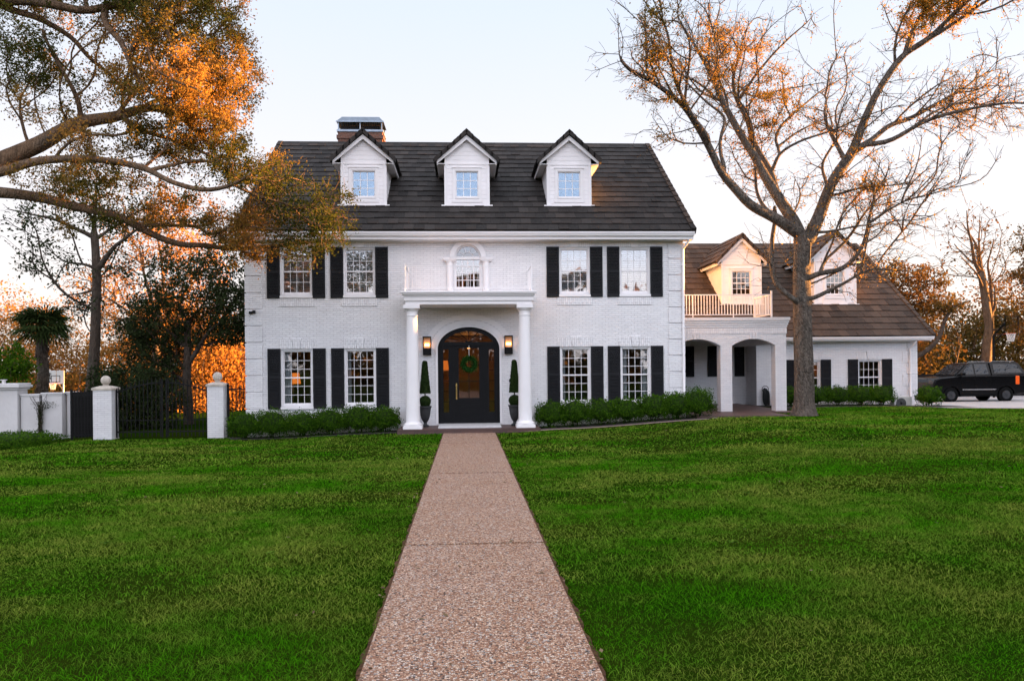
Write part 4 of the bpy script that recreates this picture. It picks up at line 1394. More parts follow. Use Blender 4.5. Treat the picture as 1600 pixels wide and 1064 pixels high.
# hose by the loggia pier
h = thing('garden_hose', (12.05, 5.9, .3), 'black garden hose coiled on a wall hanger behind the right loggia pier', 'hose')
b = MB()
b.torus((12.08, 5.90, 1.02), .13, .012, 20, 6); b.box(12.02, 12.14, 5.86, 5.99, 1.0, 1.04); build(b, 'hanger', 'iron', h)
b = MB()
for k in range(7):
    pts = []
    for i in range(25):
        a = 2 * math.pi * i / 24
        pts.append((12.0 + k * .022 + .10 * math.cos(a) + .06 * math.sin(a * .5), 5.86 - .025 * (k % 3), .72 + .34 * math.sin(a) - .02 * k))
    b.tube(pts, .016, 6, False)
b.tube([(12.05, 5.84, .4), (12.2, 5.7, .36), (11.9, 5.5, .355), (11.6, 5.65, .355)], .016, 6)
build(b, 'hose_coil', 'hose', h, smooth=True)

# outdoor air conditioner
ac = thing('air_conditioner', (17.4, 5.3, .12), 'pale air conditioner unit standing between hedge and downspout at the wing corner', 'air conditioner')
b = MB(); b.box(17.05, 17.78, 5.12, 5.45, .16, .68); b.box(17.12, 17.2, 5.1, 5.46, .10, .16); b.box(17.62, 17.7, 5.1, 5.46, .10, .16)
build(b, 'case', 'plastic', ac, bevel=.015)
b = MB()
for r_ in (.05, .09, .13, .17, .20): b.torus((17.33, 5.115, .42), r_, .006, 24, 5)
for k in range(8):
    a = math.pi * k / 8; b.tube([(17.33 - .2 * math.cos(a), 5.112, .42 - .2 * math.sin(a)), (17.33 + .2 * math.cos(a), 5.112, .42 + .2 * math.sin(a))], .004, 5)
build(b, 'fan_grille', 'iron', ac)
b = MB(); b.lathe([(.001, 0), (.2, 0), (.2, .01), (.001, .01)], (0, 0, 0), 24)
b.v = [(17.33 + x, 5.128 - z, .42 + y) for x, y, z in b.v]; build(b, 'fan_well', 'fanwell', ac)
# ------------------------------------------------------------------ trees
def catmull(pts, step):
    pts = [np.array(p, float) for p in pts]
    if len(pts) == 2:
        n = max(1, int(np.linalg.norm(pts[1] - pts[0]) / step))
        return [pts[0] + (pts[1] - pts[0]) * k / n for k in range(n + 1)]
    P = [2 * pts[0] - pts[1]] + pts + [2 * pts[-1] - pts[-2]]
    out = []
    for i in range(1, len(P) - 2):
        n = max(1, int(round(np.linalg.norm(P[i + 1] - P[i]) / step)))
        for k in range(n):
            t = k / n
            out.append(.5 * ((2 * P[i]) + (-P[i - 1] + P[i + 1]) * t + (2 * P[i - 1] - 5 * P[i] + 4 * P[i + 1] - P[i + 2]) * t * t + (-P[i - 1] + 3 * P[i] - 3 * P[i + 1] + P[i + 2]) * t ** 3))
    out.append(pts[-1])
    return out
class Tree:
    def __init__(self, seed):
        self.P = []; self.par = []; self.r = []; self.pl = []
        self.g = np.random.default_rng(seed)
    def node(self, p, par, r=0.):
        self.P.append(np.array(p, float)); self.par.append(par); self.r.append(r)
        self.pl.append(0. if par < 0 else self.pl[par] + np.linalg.norm(self.P[par] - self.P[-1]))
        return len(self.P) - 1
    def limb(self, pts, r0, r1, step=.22, wob=.015, root=False):
        q = catmull(pts, step)
        par = -1
        start = 0
        if self.P and not root:
            A = np.array(self.P)
            par = int(np.argmin(np.linalg.norm(A - q[0], axis=1)))
            if np.linalg.norm(A[par] - q[0]) < .12: start = 1
        n = len(q)
        for k in range(start, n):
            p = q[k] + self.g.normal(0, wob, 3) * (1 if k else 0)
            par = self.node(p, par, r0 + (r1 - r0) * (k / max(1, n - 1)) ** .8)
    def fill(self, T, bf=.4, maxd=9., bend=.10):
        """join scattered points to the wood by the cheapest path, outward growing"""
        T = np.array(T, float)
        A = np.array(self.P); PLn = np.array(self.pl)
        M_ = len(T)
        cost = np.full(M_, 1e9); best = np.zeros(M_, int)
        for i in range(0, M_, 400):
            d = np.linalg.norm(T[i:i + 400, None] - A[None], axis=2) + bf * PLn[None]
            best[i:i + 400] = d.argmin(1); cost[i:i + 400] = d.min(1)
        alive = np.ones(M_, bool)
        for _ in range(M_):
            c = np.where(alive, cost, 1e9)
            i = int(c.argmin())
            alive[i] = False
            b = best[i]; d = np.linalg.norm(T[i] - self.P[b])
            new = []
            if d > maxd: continue
            if d > .45:
                k = int(d / .35)
                prev = b
                off = self.g.normal(0, bend * d, 3)
                for j in range(1, k):
                    t = j / k
                    prev = self.node(self.P[b] + (T[i] - self.P[b]) * t + off * math.sin(math.pi * t), prev)
                    new.append(prev)
                b = prev
            new.append(self.node(T[i], b))
            for q in new:
                dd = np.linalg.norm(T - self.P[q], axis=1) + bf * self.pl[q]
                m = dd < cost
                cost[m] = dd[m]; best[m] = q
    def smooth(self, it=3):
        n = len(self.P)
        A = np.array(self.P); par = np.array(self.par)
        main = np.full(n, -1)
        for i in range(n):
            b = par[i]
            if b >= 0 and (main[b] < 0 or self.R[i] > self.R[main[b]]): main[b] = i
        m = (par >= 0) & (main >= 0)
        for _ in range(it):
            B = A.copy()
            B[m] = .5 * A[m] + .25 * (A[par[m]] + A[main[m]])
            A = B
        self.P = [p for p in A]
    def twigs(self, per, l0, l1, droop=0., seg=2):
        n0 = len(self.P)
        kids = np.zeros(n0, int)
        for q in self.par:
            if q >= 0: kids[q] += 1
        for i in range(n0):
            if self.r[i] > .05: continue
            b = self.par[i]
            if b < 0: continue
            d0 = self.P[i] - self.P[b]; d0 /= np.linalg.norm(d0) + 1e-9
            m = self.g.poisson(per * (1.6 if kids[i] == 0 else .8))
            for _ in range(m):
                d = d0 * .9 + self.g.normal(0, .6, 3); d[2] -= droop
                d /= np.linalg.norm(d) + 1e-9
                L = self.g.uniform(l0, l1); par = i
                for s in range(seg):
                    d = d + self.g.normal(0, .25, 3); d /= np.linalg.norm(d)
                    par = self.node(self.P[par] + d * L / seg, par)
    def radii(self, tip=.004, p=2.3, k=1.):
        n = len(self.P)
        acc = np.zeros(n)
        R = np.zeros(n)
        order = np.argsort(-np.array(self.pl), kind='stable')
        # children always come after parents in path length
        for i in order:
            pipe = max(tip, acc[i] ** (1 / p) * k)
            R[i] = max(pipe, self.r[i]) if self.r[i] == 0 else max(self.r[i], min(pipe, self.r[i] * 1.15))
            b = self.par[i]
            if b >= 0: acc[b] += pipe ** p
        for i in np.argsort(np.array(self.pl), kind='stable'):
            b = self.par[i]
            if b >= 0: R[i] = min(R[i], R[b])
        self.R = R
    def wood(self, name, mat, parent, rmin=0., smooth=True):
        n = len(self.P)
        ch = [[] for _ in range(n)]
        for i, b in enumerate(self.par):
            if b >= 0: ch[b].append(i)
        R = self.R
        starts = [i for i in range(n) if self.par[i] < 0]
        V = []; F = []; nv = 0
        stack = [(s, -1) for s in starts]
        while stack:
            i, frm = stack.pop()
            chain = ([frm] if frm >= 0 else []) + [i]
            while ch[chain[-1]]:
                c = ch[chain[-1]]
                m = max(c, key=lambda q: R[q])
                for q in c:
                    if q != m: stack.append((q, chain[-1]))
                chain.append(m)
            if len(chain) < 2: continue
            pts = np.array([self.P[q] for q in chain]); rr = np.array([R[q] for q in chain])
            if frm >= 0: rr[0] = min(rr[0], rr[1] * 1.25)
            k = 12 if rr.max() > .15 else 8 if rr.max() > .06 else 5 if rr.max() > .02 else 3
            m = len(pts)
            T = np.zeros_like(pts)
            T[1:-1] = pts[2:] - pts[:-2]; T[0] = pts[1] - pts[0]; T[-1] = pts[-1] - pts[-2]
            T /= np.linalg.norm(T, axis=1, keepdims=True) + 1e-9
            ref = np.array([.31, .87, .38])
            U = np.cross(T, ref); bad = np.linalg.norm(U, axis=1) < .15
            U[bad] = np.cross(T[bad], np.array([.9, -.1, .4]))
            U /= np.linalg.norm(U, axis=1, keepdims=True) + 1e-9
            Wv = np.cross(T, U)
            a = np.arange(k) * 2 * np.pi / k
            rv = rr[:, None] * (1 + (.06 * np.sin(a * 3 + pts[:, :1] * 2 + pts[:, 2:] * 1.5) if k >= 8 else 0 * a))
            X = pts[:, None] + rv[..., None] * (np.cos(a)[None, :, None] * U[:, None] + np.sin(a)[None, :, None] * Wv[:, None])
            V.append(X.reshape(-1, 3))
            I = (np.arange(m - 1)[:, None] * k + np.arange(k)[None]) + nv
            J = (np.arange(m - 1)[:, None] * k + (np.arange(k)[None] + 1) % k) + nv
            F.append(np.stack([I, J, J + k, I + k], -1).reshape(-1, 4))
            nv += m * k
        return np_mesh(name, np.concatenate(V), np.concatenate(F), mat, parent, smooth=smooth)
    def leaf_points(self, n, rmax=.02, spread=.06, weight=None):
        idx = np.array([i for i in range(len(self.P)) if self.par[i] >= 0 and self.R[i] < rmax])
        A = np.array(self.P)
        w = None
        if weight is not None:
            w = weight(A[idx]); w = w / w.sum()
        c = self.g.choice(idx, n, p=w)
        b = np.array(self.par)[c]
        t = self.g.uniform(0, 1, (n, 1))
        return A[b] + (A[c] - A[b]) * t + self.g.normal(0, spread, (n, 3))
def blob(g, c, r, n, shell=.0):
    d = g.normal(size=(n, 3)); d /= np.linalg.norm(d, axis=1, keepdims=True)
    q = g.uniform(shell, 1, (n, 1)) ** (1 / 3.)
    return np.array(c) + d * q * np.array(r)
def clump_tint(P, g, s=1.1, base=.5):
    t = base + .28 * np.sin(P[:, 0] * s + 1.3 * np.sin(P[:, 2] * s * 1.1)) * np.sin(P[:, 2] * s * .9 + P[:, 1] * s * .7) + g.normal(0, .22, len(P))
    return np.clip(t, 0, 1)

LIMB_RIGHT = {
 'trunk': [(10.94,0.44),(10.98,2.16),(10.96,3.52),(10.92,4.88),(10.93,5.6),(11.0,6.15)],
 'A': [(10.86,6.24),(10.31,6.55),(9.76,6.78),(9.03,7.09),(8.48,7.59),(7.94,8.13),(7.58,8.75),(7.13,9.38),(6.68,9.96),(6.14,10.27),(5.5,10.62),(4.96,10.75),(4.52,11.01)],
 'A2': [(7.58,8.84),(7.04,9.47),(6.59,10.09),(6.28,10.63),(6.15,11.34),(6.11,11.88),(5.79,12.5),(5.44,13.04)],
 'A3': [(6.23,10.81),(5.78,11.25),(5.33,11.6),(5.07,12.23)],
 'A4': [(8.21,8.04),(8.03,8.67),(8.13,9.39),(8.41,10.02),(7.87,10.55),(7.15,11.45),(6.61,12.25)],
 'A5': [(7.04,9.38),(6.58,9.11),(6.03,9.01),(5.76,8.88)],
 'B': [(10.91,6.24),(10.59,6.96),(10.23,7.59),(9.87,8.31),(9.55,9.03),(9.23,9.66),(8.92,10.29),(8.65,10.92),(8.47,11.55),(8.25,12.09),(7.98,12.71),(7.62,13.34),(7.31,14.05)],
 'B2': [(8.47,11.64),(8.16,12.45),(8.26,13.17),(8.45,13.89)],
 'C': [(10.32,7.59),(10.24,8.41),(9.96,9.04),(9.74,9.67),(9.7,10.39),(9.43,11.11),(9.35,11.74),(9.49,12.38),(9.82,13.19),(10.01,13.92)],
 'C2': [(9.43,11.11),(9.81,11.66),(10.18,12.2),(10.74,12.84),(11.3,13.4),(11.86,13.77)],
 'C3': [(9.79,9.85),(9.42,10.3),(9.43,10.84)],
 'C4': [(8.92,10.29),(9.07,11.2),(8.89,12.1),(9.08,13.0),(8.95,13.9)],
 'D': [(11.14,5.96),(11.52,6.87),(11.71,7.51),(12.04,8.23),(12.51,8.87),(12.71,9.51),(12.99,10.24),(13.23,10.79),(13.71,11.52),(14.04,11.93),(14.19,12.53),(14.57,13.26),(14.86,14.0),(15.01,14.55)],
 'D2': [(14.04,11.89),(14.56,12.17),(15.04,12.72),(15.51,13.19),(16.09,13.75),(16.47,14.21)],
 'D22': [(14.56,12.12),(15.32,12.64),(16.27,13.29),(16.94,13.62),(18.08,13.96),(18.47,14.06)],
 'D3': [(12.61,8.92),(13.22,9.33),(13.69,9.74),(14.54,10.02),(15.3,10.44),(16.25,10.95),(17.11,11.47),(17.68,11.84),(18.35,12.08)],
 'D4': [(12.89,8.96),(13.59,9.1),(14.16,9.52),(14.82,9.75),(15.76,9.94),(16.81,10.09),(17.47,10.0),(18.23,9.73)],
 'D5': [(14.16,9.52),(15.01,10.07),(15.96,10.36),(16.91,10.36),(17.86,10.65)],
 'E': [(10.24,8.68),(10.43,9.18),(10.9,9.68),(11.73,10.14),(12.2,10.37),(12.76,10.6),(13.23,10.83)],
 'E2': [(10.38,9.04),(11.17,9.45),(11.73,9.55),(12.57,9.83),(13.23,10.06),(13.51,10.02)],
 'E3': [(10.34,9.4),(10.71,10.13),(11.46,10.77),(12.02,11.23),(12.68,11.74),(13.53,12.25),(14.0,12.62)],
 'E4': [(9.99,11.21),(10.73,11.49),(11.56,11.59),(12.4,11.69)],
 'F': [(10.72,6.28),(10.22,6.87),(9.9,7.23),(9.72,7.95),(9.78,8.86),(9.65,9.58)],
 'G': [(11.03,4.79),(11.22,4.88),(11.55,5.01),(11.87,4.97),(12.24,5.15),(12.48,5.46),(12.67,5.87),(12.77,6.42),(12.82,6.96),(12.97,7.42),(12.74,7.69)],
 'G2': [(12.77,6.42),(13.19,6.78),(13.85,7.15),(14.32,7.24),(14.98,7.42),(15.46,7.79)],
 'G3': [(12.63,6.24),(13.0,6.46),(13.66,6.55),(14.13,6.42),(14.31,6.14)],
 'G4': [(11.8,7.42),(12.36,7.6),(12.92,7.69),(13.58,7.69),(14.23,7.79)],
 'G5': [(13.66,7.06),(14.14,7.51),(14.52,8.06),(14.71,8.43)],
 'L': [(10.7,4.02),(10.29,4.34),(10.02,4.7),(9.98,5.42),(10.05,6.15),(10.22,6.78),(10.32,7.23)],
 'H': [(11.03,4.06),(11.4,4.24),(11.87,4.51),(12.33,4.78),(12.71,5.05),(13.18,5.01),(13.64,4.87)],
 'J': [(11.42,6.24),(11.98,6.33),(12.44,6.42),(12.77,6.42)],
}
LIMB_OAK = {
 'L1': [(-13.21,6.7),(-12.51,7.21),(-12.09,7.5),(-11.67,7.75),(-11.04,8.12),(-10.62,8.44),(-10.27,8.66),(-9.84,8.75),(-9.42,8.82),(-9.07,8.96),(-8.78,9.11),(-8.36,9.19),(-7.86,9.01),(-7.44,8.62),(-7.01,8.11)],
 'L1b': [(-9.46,8.82),(-9.28,9.25),(-9.06,9.62),(-8.92,9.98),(-8.63,10.06)],
 'L1c': [(-10.25,8.7),(-10.2,9.24),(-10.4,9.67),(-10.67,10.25),(-10.88,10.75)],
 'L1d': [(-9.21,8.75),(-8.79,8.46),(-8.29,8.28),(-7.59,8.03),(-7.16,7.82),(-6.73,7.6),(-6.24,7.31),(-5.81,7.2)],
 'L1e': [(-10.48,8.48),(-10.68,8.88),(-10.61,9.02)],
 'L2': [(-13.21,6.7),(-12.51,7.07),(-11.96,7.14),(-11.4,7.29),(-10.56,7.43),(-10.07,7.42),(-9.57,7.37),(-9.08,7.33),(-8.73,7.28),(-8.3,7.16),(-7.88,7.01),(-7.53,6.79),(-7.03,6.58),(-6.53,6.45),(-6.1,6.47),(-5.74,6.54),(-5.31,6.73)],
 'L2b': [(-7.74,7.08),(-7.38,7.16),(-7.02,7.34),(-6.59,7.38)],
 'L3': [(-13.21,6.63),(-12.52,6.67),(-12.1,6.66),(-11.4,6.6),(-10.5,6.39),(-9.87,6.24),(-9.3,6.1),(-8.95,5.96),(-8.6,5.74),(-8.18,5.52),(-7.89,5.41),(-7.54,5.34),(-7.18,5.41),(-6.75,5.34),(-6.33,5.27),(-5.75,5.34),(-5.03,5.48),(-4.3,5.56)],
 'L4': [(-13.17,11.22),(-12.47,11.52),(-12.05,11.56),(-11.36,11.57),(-10.66,11.44),(-10.1,11.3),(-9.68,11.2),(-9.26,10.92),(-8.98,10.63),(-8.63,10.31),(-8.56,9.98),(-8.42,9.62),(-8.14,9.19),(-7.72,8.83),(-7.15,8.47)],
 'L5': [(-12.06,11.42),(-11.57,11.33),(-11.15,11.22),(-10.66,11.01),(-10.28,10.76),(-10.18,10.44),(-9.83,10.22),(-9.55,10.01),(-9.34,9.72),(-9.13,9.62)],
 'L6': [(-8.68,12.02),(-8.26,11.66),(-7.91,11.37),(-7.74,11.01),(-7.56,10.58),(-7.39,10.14),(-7.22,9.56)],
 'L6b': [(-7.84,11.3),(-7.41,11.53),(-6.84,11.68),(-6.41,11.91)],
 'L7': [(-10.25,8.38),(-9.99,8.3),(-9.74,8.13),(-9.57,7.8),(-9.4,7.55)],
 'L8': [(-9.68,11.2),(-9.75,11.49),(-9.96,11.85)],
 'L9': [(-8.56,10.02),(-8.06,10.43),(-7.85,9.92),(-7.57,9.34),(-7.01,8.98),(-6.44,8.7)],
 'L10': [(-5.74,6.54),(-5.31,6.36),(-4.73,6.22),(-4.15,6.14),(-3.72,6.37),(-3.42,6.66)],
 'L11': [(-5.31,6.73),(-5.01,7.02),(-4.72,7.1)],
 'L12': [(-10.81,10.97),(-10.95,10.61),(-10.81,10.25),(-10.53,9.96)],
}
LIMB_BARE = {
 'T': [(-15.12,0.86),(-15.01,2.01),(-14.93,3.1),(-14.88,4.11),(-14.84,5.27),(-14.86,6.14),(-14.82,6.86),(-14.85,7.44)],
 'a': [(-14.85,7.37),(-15.48,7.66),(-16.18,8.02),(-16.88,8.09),(-17.72,8.31)],
 'b': [(-14.99,7.73),(-14.91,8.6),(-15.04,9.33),(-15.18,10.05)],
 'c': [(-14.65,6.07),(-14.36,6.57),(-13.94,7.01),(-13.37,7.37),(-12.94,7.66),(-12.23,8.03)],
 'd': [(-14.93,6.14),(-15.49,6.36),(-16.13,6.4),(-16.68,6.65),(-17.17,7.01)],
 'e': [(-15.05,5.2),(-15.51,4.98),(-15.93,4.99)],
 'f': [(-14.82,7.23),(-14.5,7.73),(-14.07,8.1),(-13.64,8.61)],
 'g': [(-14.95,4.69),(-15.44,4.69),(-15.58,4.26),(-15.31,3.54)],
 'h': [(-16.16,6.36),(-16.34,6.0),(-16.69,5.57),(-17.18,5.42)],
}
LIMB_FAR = {
 'T': [(34.95,2.29),(35.02,3.71),(35.29,4.13),(35.08,5.08),(34.93,6.13),(34.78,7.19),(34.62,8.14)],
 'a': [(34.62,8.08),(34.63,9.09),(34.64,10.14),(34.27,10.88),(33.89,11.72)],
 'b': [(34.62,8.08),(34.03,8.66),(33.71,9.82),(33.29,10.88),(33.02,12.03)],
 'c': [(34.77,6.98),(34.34,7.4),(33.8,8.03),(33.04,8.46),(32.4,8.88)],
 'd': [(35.35,4.13),(35.42,6.13),(35.55,7.71),(35.5,8.77),(35.89,9.61),(36.23,10.46)],
 'e': [(35.63,5.5),(36.09,7.18),(36.42,7.6)],
 'f': [(34.68,8.14),(35.02,9.3),(35.36,10.56),(35.92,11.93)],
 'g': [(35.29,4.13),(35.84,4.33),(36.5,4.65)],
 'h': [(34.03,8.66),(33.27,9.19),(32.51,9.61),(32.19,9.83)],
}


def to3d(pl, y, d0=0., d1=0.):
    n = len(pl)
    return [(x, y + d0 + (d1 - d0) * k / max(1, n - 1), z) for k, (x, z) in enumerate(pl)]

# --- the big bare tree before the wing
ROOT = (10.97, -.40)
rt = thing('oak_tree', (ROOT[0], ROOT[1], gz(*ROOT)), 'tall nearly bare tree with orange leaf clumps on the lawn before the lower wing', 'tree')
T = Tree(11)
g0 = gz(*ROOT)
trunk = [(ROOT[0] - .02, ROOT[1], g0 - .15)] + to3d(LIMB_RIGHT['trunk'][1:], ROOT[1])
T.limb(trunk, .33, .265, .2, .004, root=True)
for k, dz in enumerate((0, .12, .3, .55)):
    if k < len(T.r): T.r[k] = (.56, .43, .36, .325)[k]
spec = dict(A=(.20, .045, 0, -2.2), B=(.22, .03, 0, 1.6), D=(.23, .03, 0, -1.2), C=(.13, .02, .4, 2.6), A2=(.075, .015, -1.4, -2.2), A3=(.04, .012, -2.2, -2.6),
            A4=(.07, .014, -.9, .6), A5=(.022, .008, -1.4, -1.8), B2=(.05, .014, 1.2, .2), C2=(.06, .014, 1.8, 1.), C3=(.045, .014, 1.2, .2), C4=(.05, .014, 1.2, 3.),
            D2=(.11, .02, -1.0, -2.4), D22=(.06, .012, -1.3, -3.), D3=(.10, .014, -.7, .8), D4=(.075, .012, -.7, -2.0), D5=(.04, .01, -1.2, -.4),
            E=(.055, .012, .4, 1.6), E2=(.05, .012, .6, -1.4), E3=(.055, .012, .8, 2.6), E4=(.035, .01, 1.8, 1.2), F=(.085, .03, .1, 1.2),
            G=(.085, .035, -.25, -1.1), G2=(.045, .008, -.9, -1.8), G3=(.035, .008, -.9, -.2), G4=(.05, .01, -.3, -1.0), G5=(.025, .007, -1.4, -2.), L=(.10, .06, -.2, .5), H=(.07, .018, -.25, -1.2), J=(.05, .02, -.2, -.9))
for k, (r0, r1, d0, d1) in spec.items():
    T.limb(to3d(LIMB_RIGHT[k], ROOT[1], d0, d1), r0, r1, .22, .018)
g = T.g
targets = []
for k in spec:
    q = to3d(LIMB_RIGHT[k], ROOT[1], spec[k][2], spec[k][3])
    for p in q[len(q) // 3:]:
        m = 6 if k in ('B', 'C', 'D', 'A') else 9
        targets.append(blob(g, (p[0], p[1], p[2] + .35), (.95, 1.0, .9), m))
for c, r, n in (((6.2, -2.6, 11.4), (1.5, 1.0, 1.8), 110), ((5.2, -2.8, 10.8), (.9, .8, .8), 40), ((8.4, .6, 12.4), (1.6, 1.5, 1.6), 90), ((10., 1.8, 12.6), (1.6, 1.5, 1.7), 90),
                ((14.6, -1.6, 13.2), (1.5, 1.3, 1.3), 80), ((16.6, -2.6, 13.4), (1.7, 1.2, .9), 60), ((16.3, -.6, 10.6), (2., 1.5, .9), 90), ((17.2, -.8, 9.9), (1.2, 1.2, .6), 40),
                ((12.6, .8, 10.4), (1.4, 1.4, .9), 70), ((12.6, -.9, 7.5), (1.5, .9, .7), 70), ((13.9, -1.3, 6.6), (1.0, .8, .5), 50), ((13.1, -1.1, 5.1), (.9, .6, .5), 45), ((12., 1., 8.4), (1., 1., .9), 40), ((9.6, .9, 9.), (.9, .9, .9), 40), ((14.5, -1.5, 7.6), (.9, .8, .5), 30)):
    targets.append(blob(g, c, r, n))
T.fill(np.concatenate(targets), .35, 3.5, .09)
T.radii(.005)
T.smooth(3)
T.twigs(2.3, .18, .62, .02)
T.radii(.0055, 2.25)
T.wood('trunk', 'bark', rt)
clumps = [((10.4, .4, 11.2), .6, 3.2), ((10.2, .3, 10.3), .5, 3), ((11.05, -.4, 6.3), .45, 3), ((10.95, -.45, 5.6), .30, 1.2), ((11.6, -.5, 7.0), .45, 2), ((8.8, .9, 12.2), .5, 2), ((11., 1.3, 11.9), .5, 2), ((11.3, .8, 10.3), .45, 2), ((14.6, -1.6, 13.3), .8, 4),
          ((17.1, -2.8, 13.9), .6, 3), ((18.1, .7, 11.2), .35, 2.5), ((5.7, -2.6, 12.3), .45, 1.6), ((5.6, -2.3, 11.2), .45, 2.), ((7.15, -1.7, 9.3), .35, 1.6), ((6.0, -1.6, 8.9), .3, 2), ((12.5, -.7, 8.9), .45, 1.8), ((12.9, -.9, 7.6), .5, 1.2), ((9.1, 1.2, 13.4), .7, 1.4), ((10.4, 2.2, 13.2), .6, 1.4),
          ((6.1, -2.2, 10.3), .5, 1.5), ((8.1, -.4, 8.6), .4, .8), ((13.9, -.8, 9.3), .6, .6), ((16.4, 0., 10.6), .9, .7), ((12.2, .3, 9.6), .35, 1.5), ((13.3, .2, 10.1), .3, 1.5), ((9.4, .8, 9.9), .4, 1.5), ((9.9, .9, 8.6), .35, 1.2), ((12.7, -.8, 9.6), .3, 1.6), ((14.0, -1.1, 11.8), .35, 1.6), ((15.4, -1.8, 12.9), .4, 1.6), ((8.2, .2, 11.4), .45, 1.5), ((7.6, -.6, 12.6), .5, 1.5), ((10.9, 2., 12.6), .45, 1.6), ((12.2, -.7, 8.3), .3, 1.5), ((6.6, -1.8, 9.9), .35, 1.5)]
def wgt(A):
    w = np.full(len(A), .04)
    for c, r, k in clumps:
        w += k * np.exp(-((A - np.array(c)) ** 2).sum(1) / (r * r))
    return w
P = T.leaf_points(38000, .03, .07, wgt)
leaf_mesh('crown', P, .036, 'leafmoss', rt, clump_tint(P, g, 2.2), flat=.2)

# --- the oak that reaches in from the left
OY = -4.5
ob = (-14.3, OY)
ot = thing('oak_tree', (ob[0], ob[1], gz(*ob)), 'spreading live oak reaching in from the left with orange sunlit leaves', 'tree')
T = Tree(5)
g = T.g
T.limb([(ob[0], OY, gz(*ob) - .2), (-14.25, OY, 1.5), (-14.2, OY, 3.5), (-14.0, OY, 5.2), (-13.8, OY, 6.4), (-14.0, OY + .2, 8.5), (-13.9, OY + .1, 10.5), (-13.4, OY, 11.2), (-13.6, OY + .3, 13.)], .50, .20, .25, .006, root=True)
specL = dict(L1=(.30, .05, 0, 1.0), L2=(.15, .035, 0, -1.6), L3=(.17, .035, -.2, 1.0), L4=(.17, .03, 0, -1.), L5=(.10, .03, -.2, 1.2), L1b=(.07, .03, .6, 1.4), L1c=(.075, .03, .4, -.4), L1d=(.08, .02, .6, -.8), L1e=(.04, .02, .3, .5),
             L2b=(.05, .02, -1., -.2), L6=(.10, .03, .3, -1.), L6b=(.05, .02, 0, .8), L7=(.06, .02, .4, -.8), L8=(.07, .05, -.5, 0.), L9=(.06, .02, -.7, -2.), L10=(.035, .012, -1.4, -.6), L11=(.03, .012, -1.6, -1.4), L12=(.05, .02, -.3, .7))
for k, (r0, r1, d0, d1) in specL.items():
    T.limb(to3d(LIMB_OAK[k], OY, d0, d1), r0, r1, .22, .022)
targets = []
BL = [((-7.4, -4.7, 10.9), (1.6, 1.7, 1.2), 330), ((-6.7, -4.8, 9.4), (1.35, 1.6, 1.0), 280), ((-8.6, -4.2, 11.5), (1.5, 1.6, .8), 200), ((-7.9, -4.9, 9.0), (1.3, 1.5, .9), 180), ((-6.6, -5.0, 8.2), (1.0, 1.3, .7), 150),
      ((-6.2, -4.9, 7.3), (1.0, 1.2, .55), 130), ((-7.8, -4.6, 7.9), (1.1, 1.3, .7), 120), ((-5.3, -5.7, 6.75), (.7, .9, .45), 120), ((-4.5, -5.1, 6.3), (1.0, .9, .75), 170), ((-3.7, -5.0, 6.1), (.75, .8, .85), 130), ((-5.3, -4.6, 5.9), (.9, .9, .55), 170),
      ((-4.4, -4.5, 5.3), (.8, .7, .42), 130), ((-5.7, -4.4, 5.2), (.7, .7, .4), 90), ((-3.6, -4.8, 5.7), (.5, .7, .5), 90), ((-4.9, -5.2, 7.2), (.5, .7, .35), 60), ((-6.3, -4.2, 5.7), (.8, .9, .5), 90), ((-7.4, -4.4, 6.2), (1.0, 1.1, .5), 100), ((-9.2, -4.4, 10.2), (1.2, 1.4, .8), 110), ((-11.6, -4.4, 10.3), (1.2, 1.5, .8), 190), ((-11.2, -4.2, 9.2), (1.2, 1.4, .7), 110), ((-10.4, -4.5, 11.7), (1.6, 1.6, .6), 120), ((-12.3, -4.6, 12.), (1.2, 1.6, .8), 100),
      ((-9.3, -4.6, 7.0), (1.4, 1.3, .6), 110), ((-10.6, -4.4, 6.9), (1.3, 1.3, .7), 90), ((-8.8, -4.2, 6.3), (1.2, 1.1, .5), 80), ((-9.9, -4.5, 8.0), (1.0, 1.2, .5), 70), ((-7.0, -4.6, 12.4), (1.8, 1.8, .9), 160), ((-9.9, -4.5, 5.9), (.9, .9, .4), 40), ((-6.3, -4.4, 10.0), (.8, 1.2, 1.1), 110)]
for c, r, n in BL: targets.append(blob(g, c, r, int(n * .62)))
T.fill(np.concatenate(targets), .28, 4., .08)
T.radii(.006)
T.smooth(3)
T.twigs(.9, .15, .52, .03)
T.radii(.0045, 2.25)
T.wood('trunk', 'barkoak', ot)
dens = [(c, r, n / (r[0] * r[1] * r[2])) for c, r, n in BL]
P0 = T.leaf_points(9000, .14, .13)
P = T.leaf_points(112000, .02, .085, lambda A: np.where((A[:, 0] > -5.6) & (A[:, 2] < 7.6), .36, np.where((A[:, 2] > 7.6) & (A[:, 0] > -9.4), 1.35, 1.0)))
P = np.concatenate([P, P0])
ct = clump_tint(P, g, 1.3, .62)
ct = np.clip(ct - .95 * sm((P[:, 0] + 5.7) / 1.2) * sm((7.7 - P[:, 2]) / .8), 0, 1)     # greener foliage at the tip of the low limb
leaf_mesh('crown', P, .035, 'leafoak', ot, ct, flat=.15)

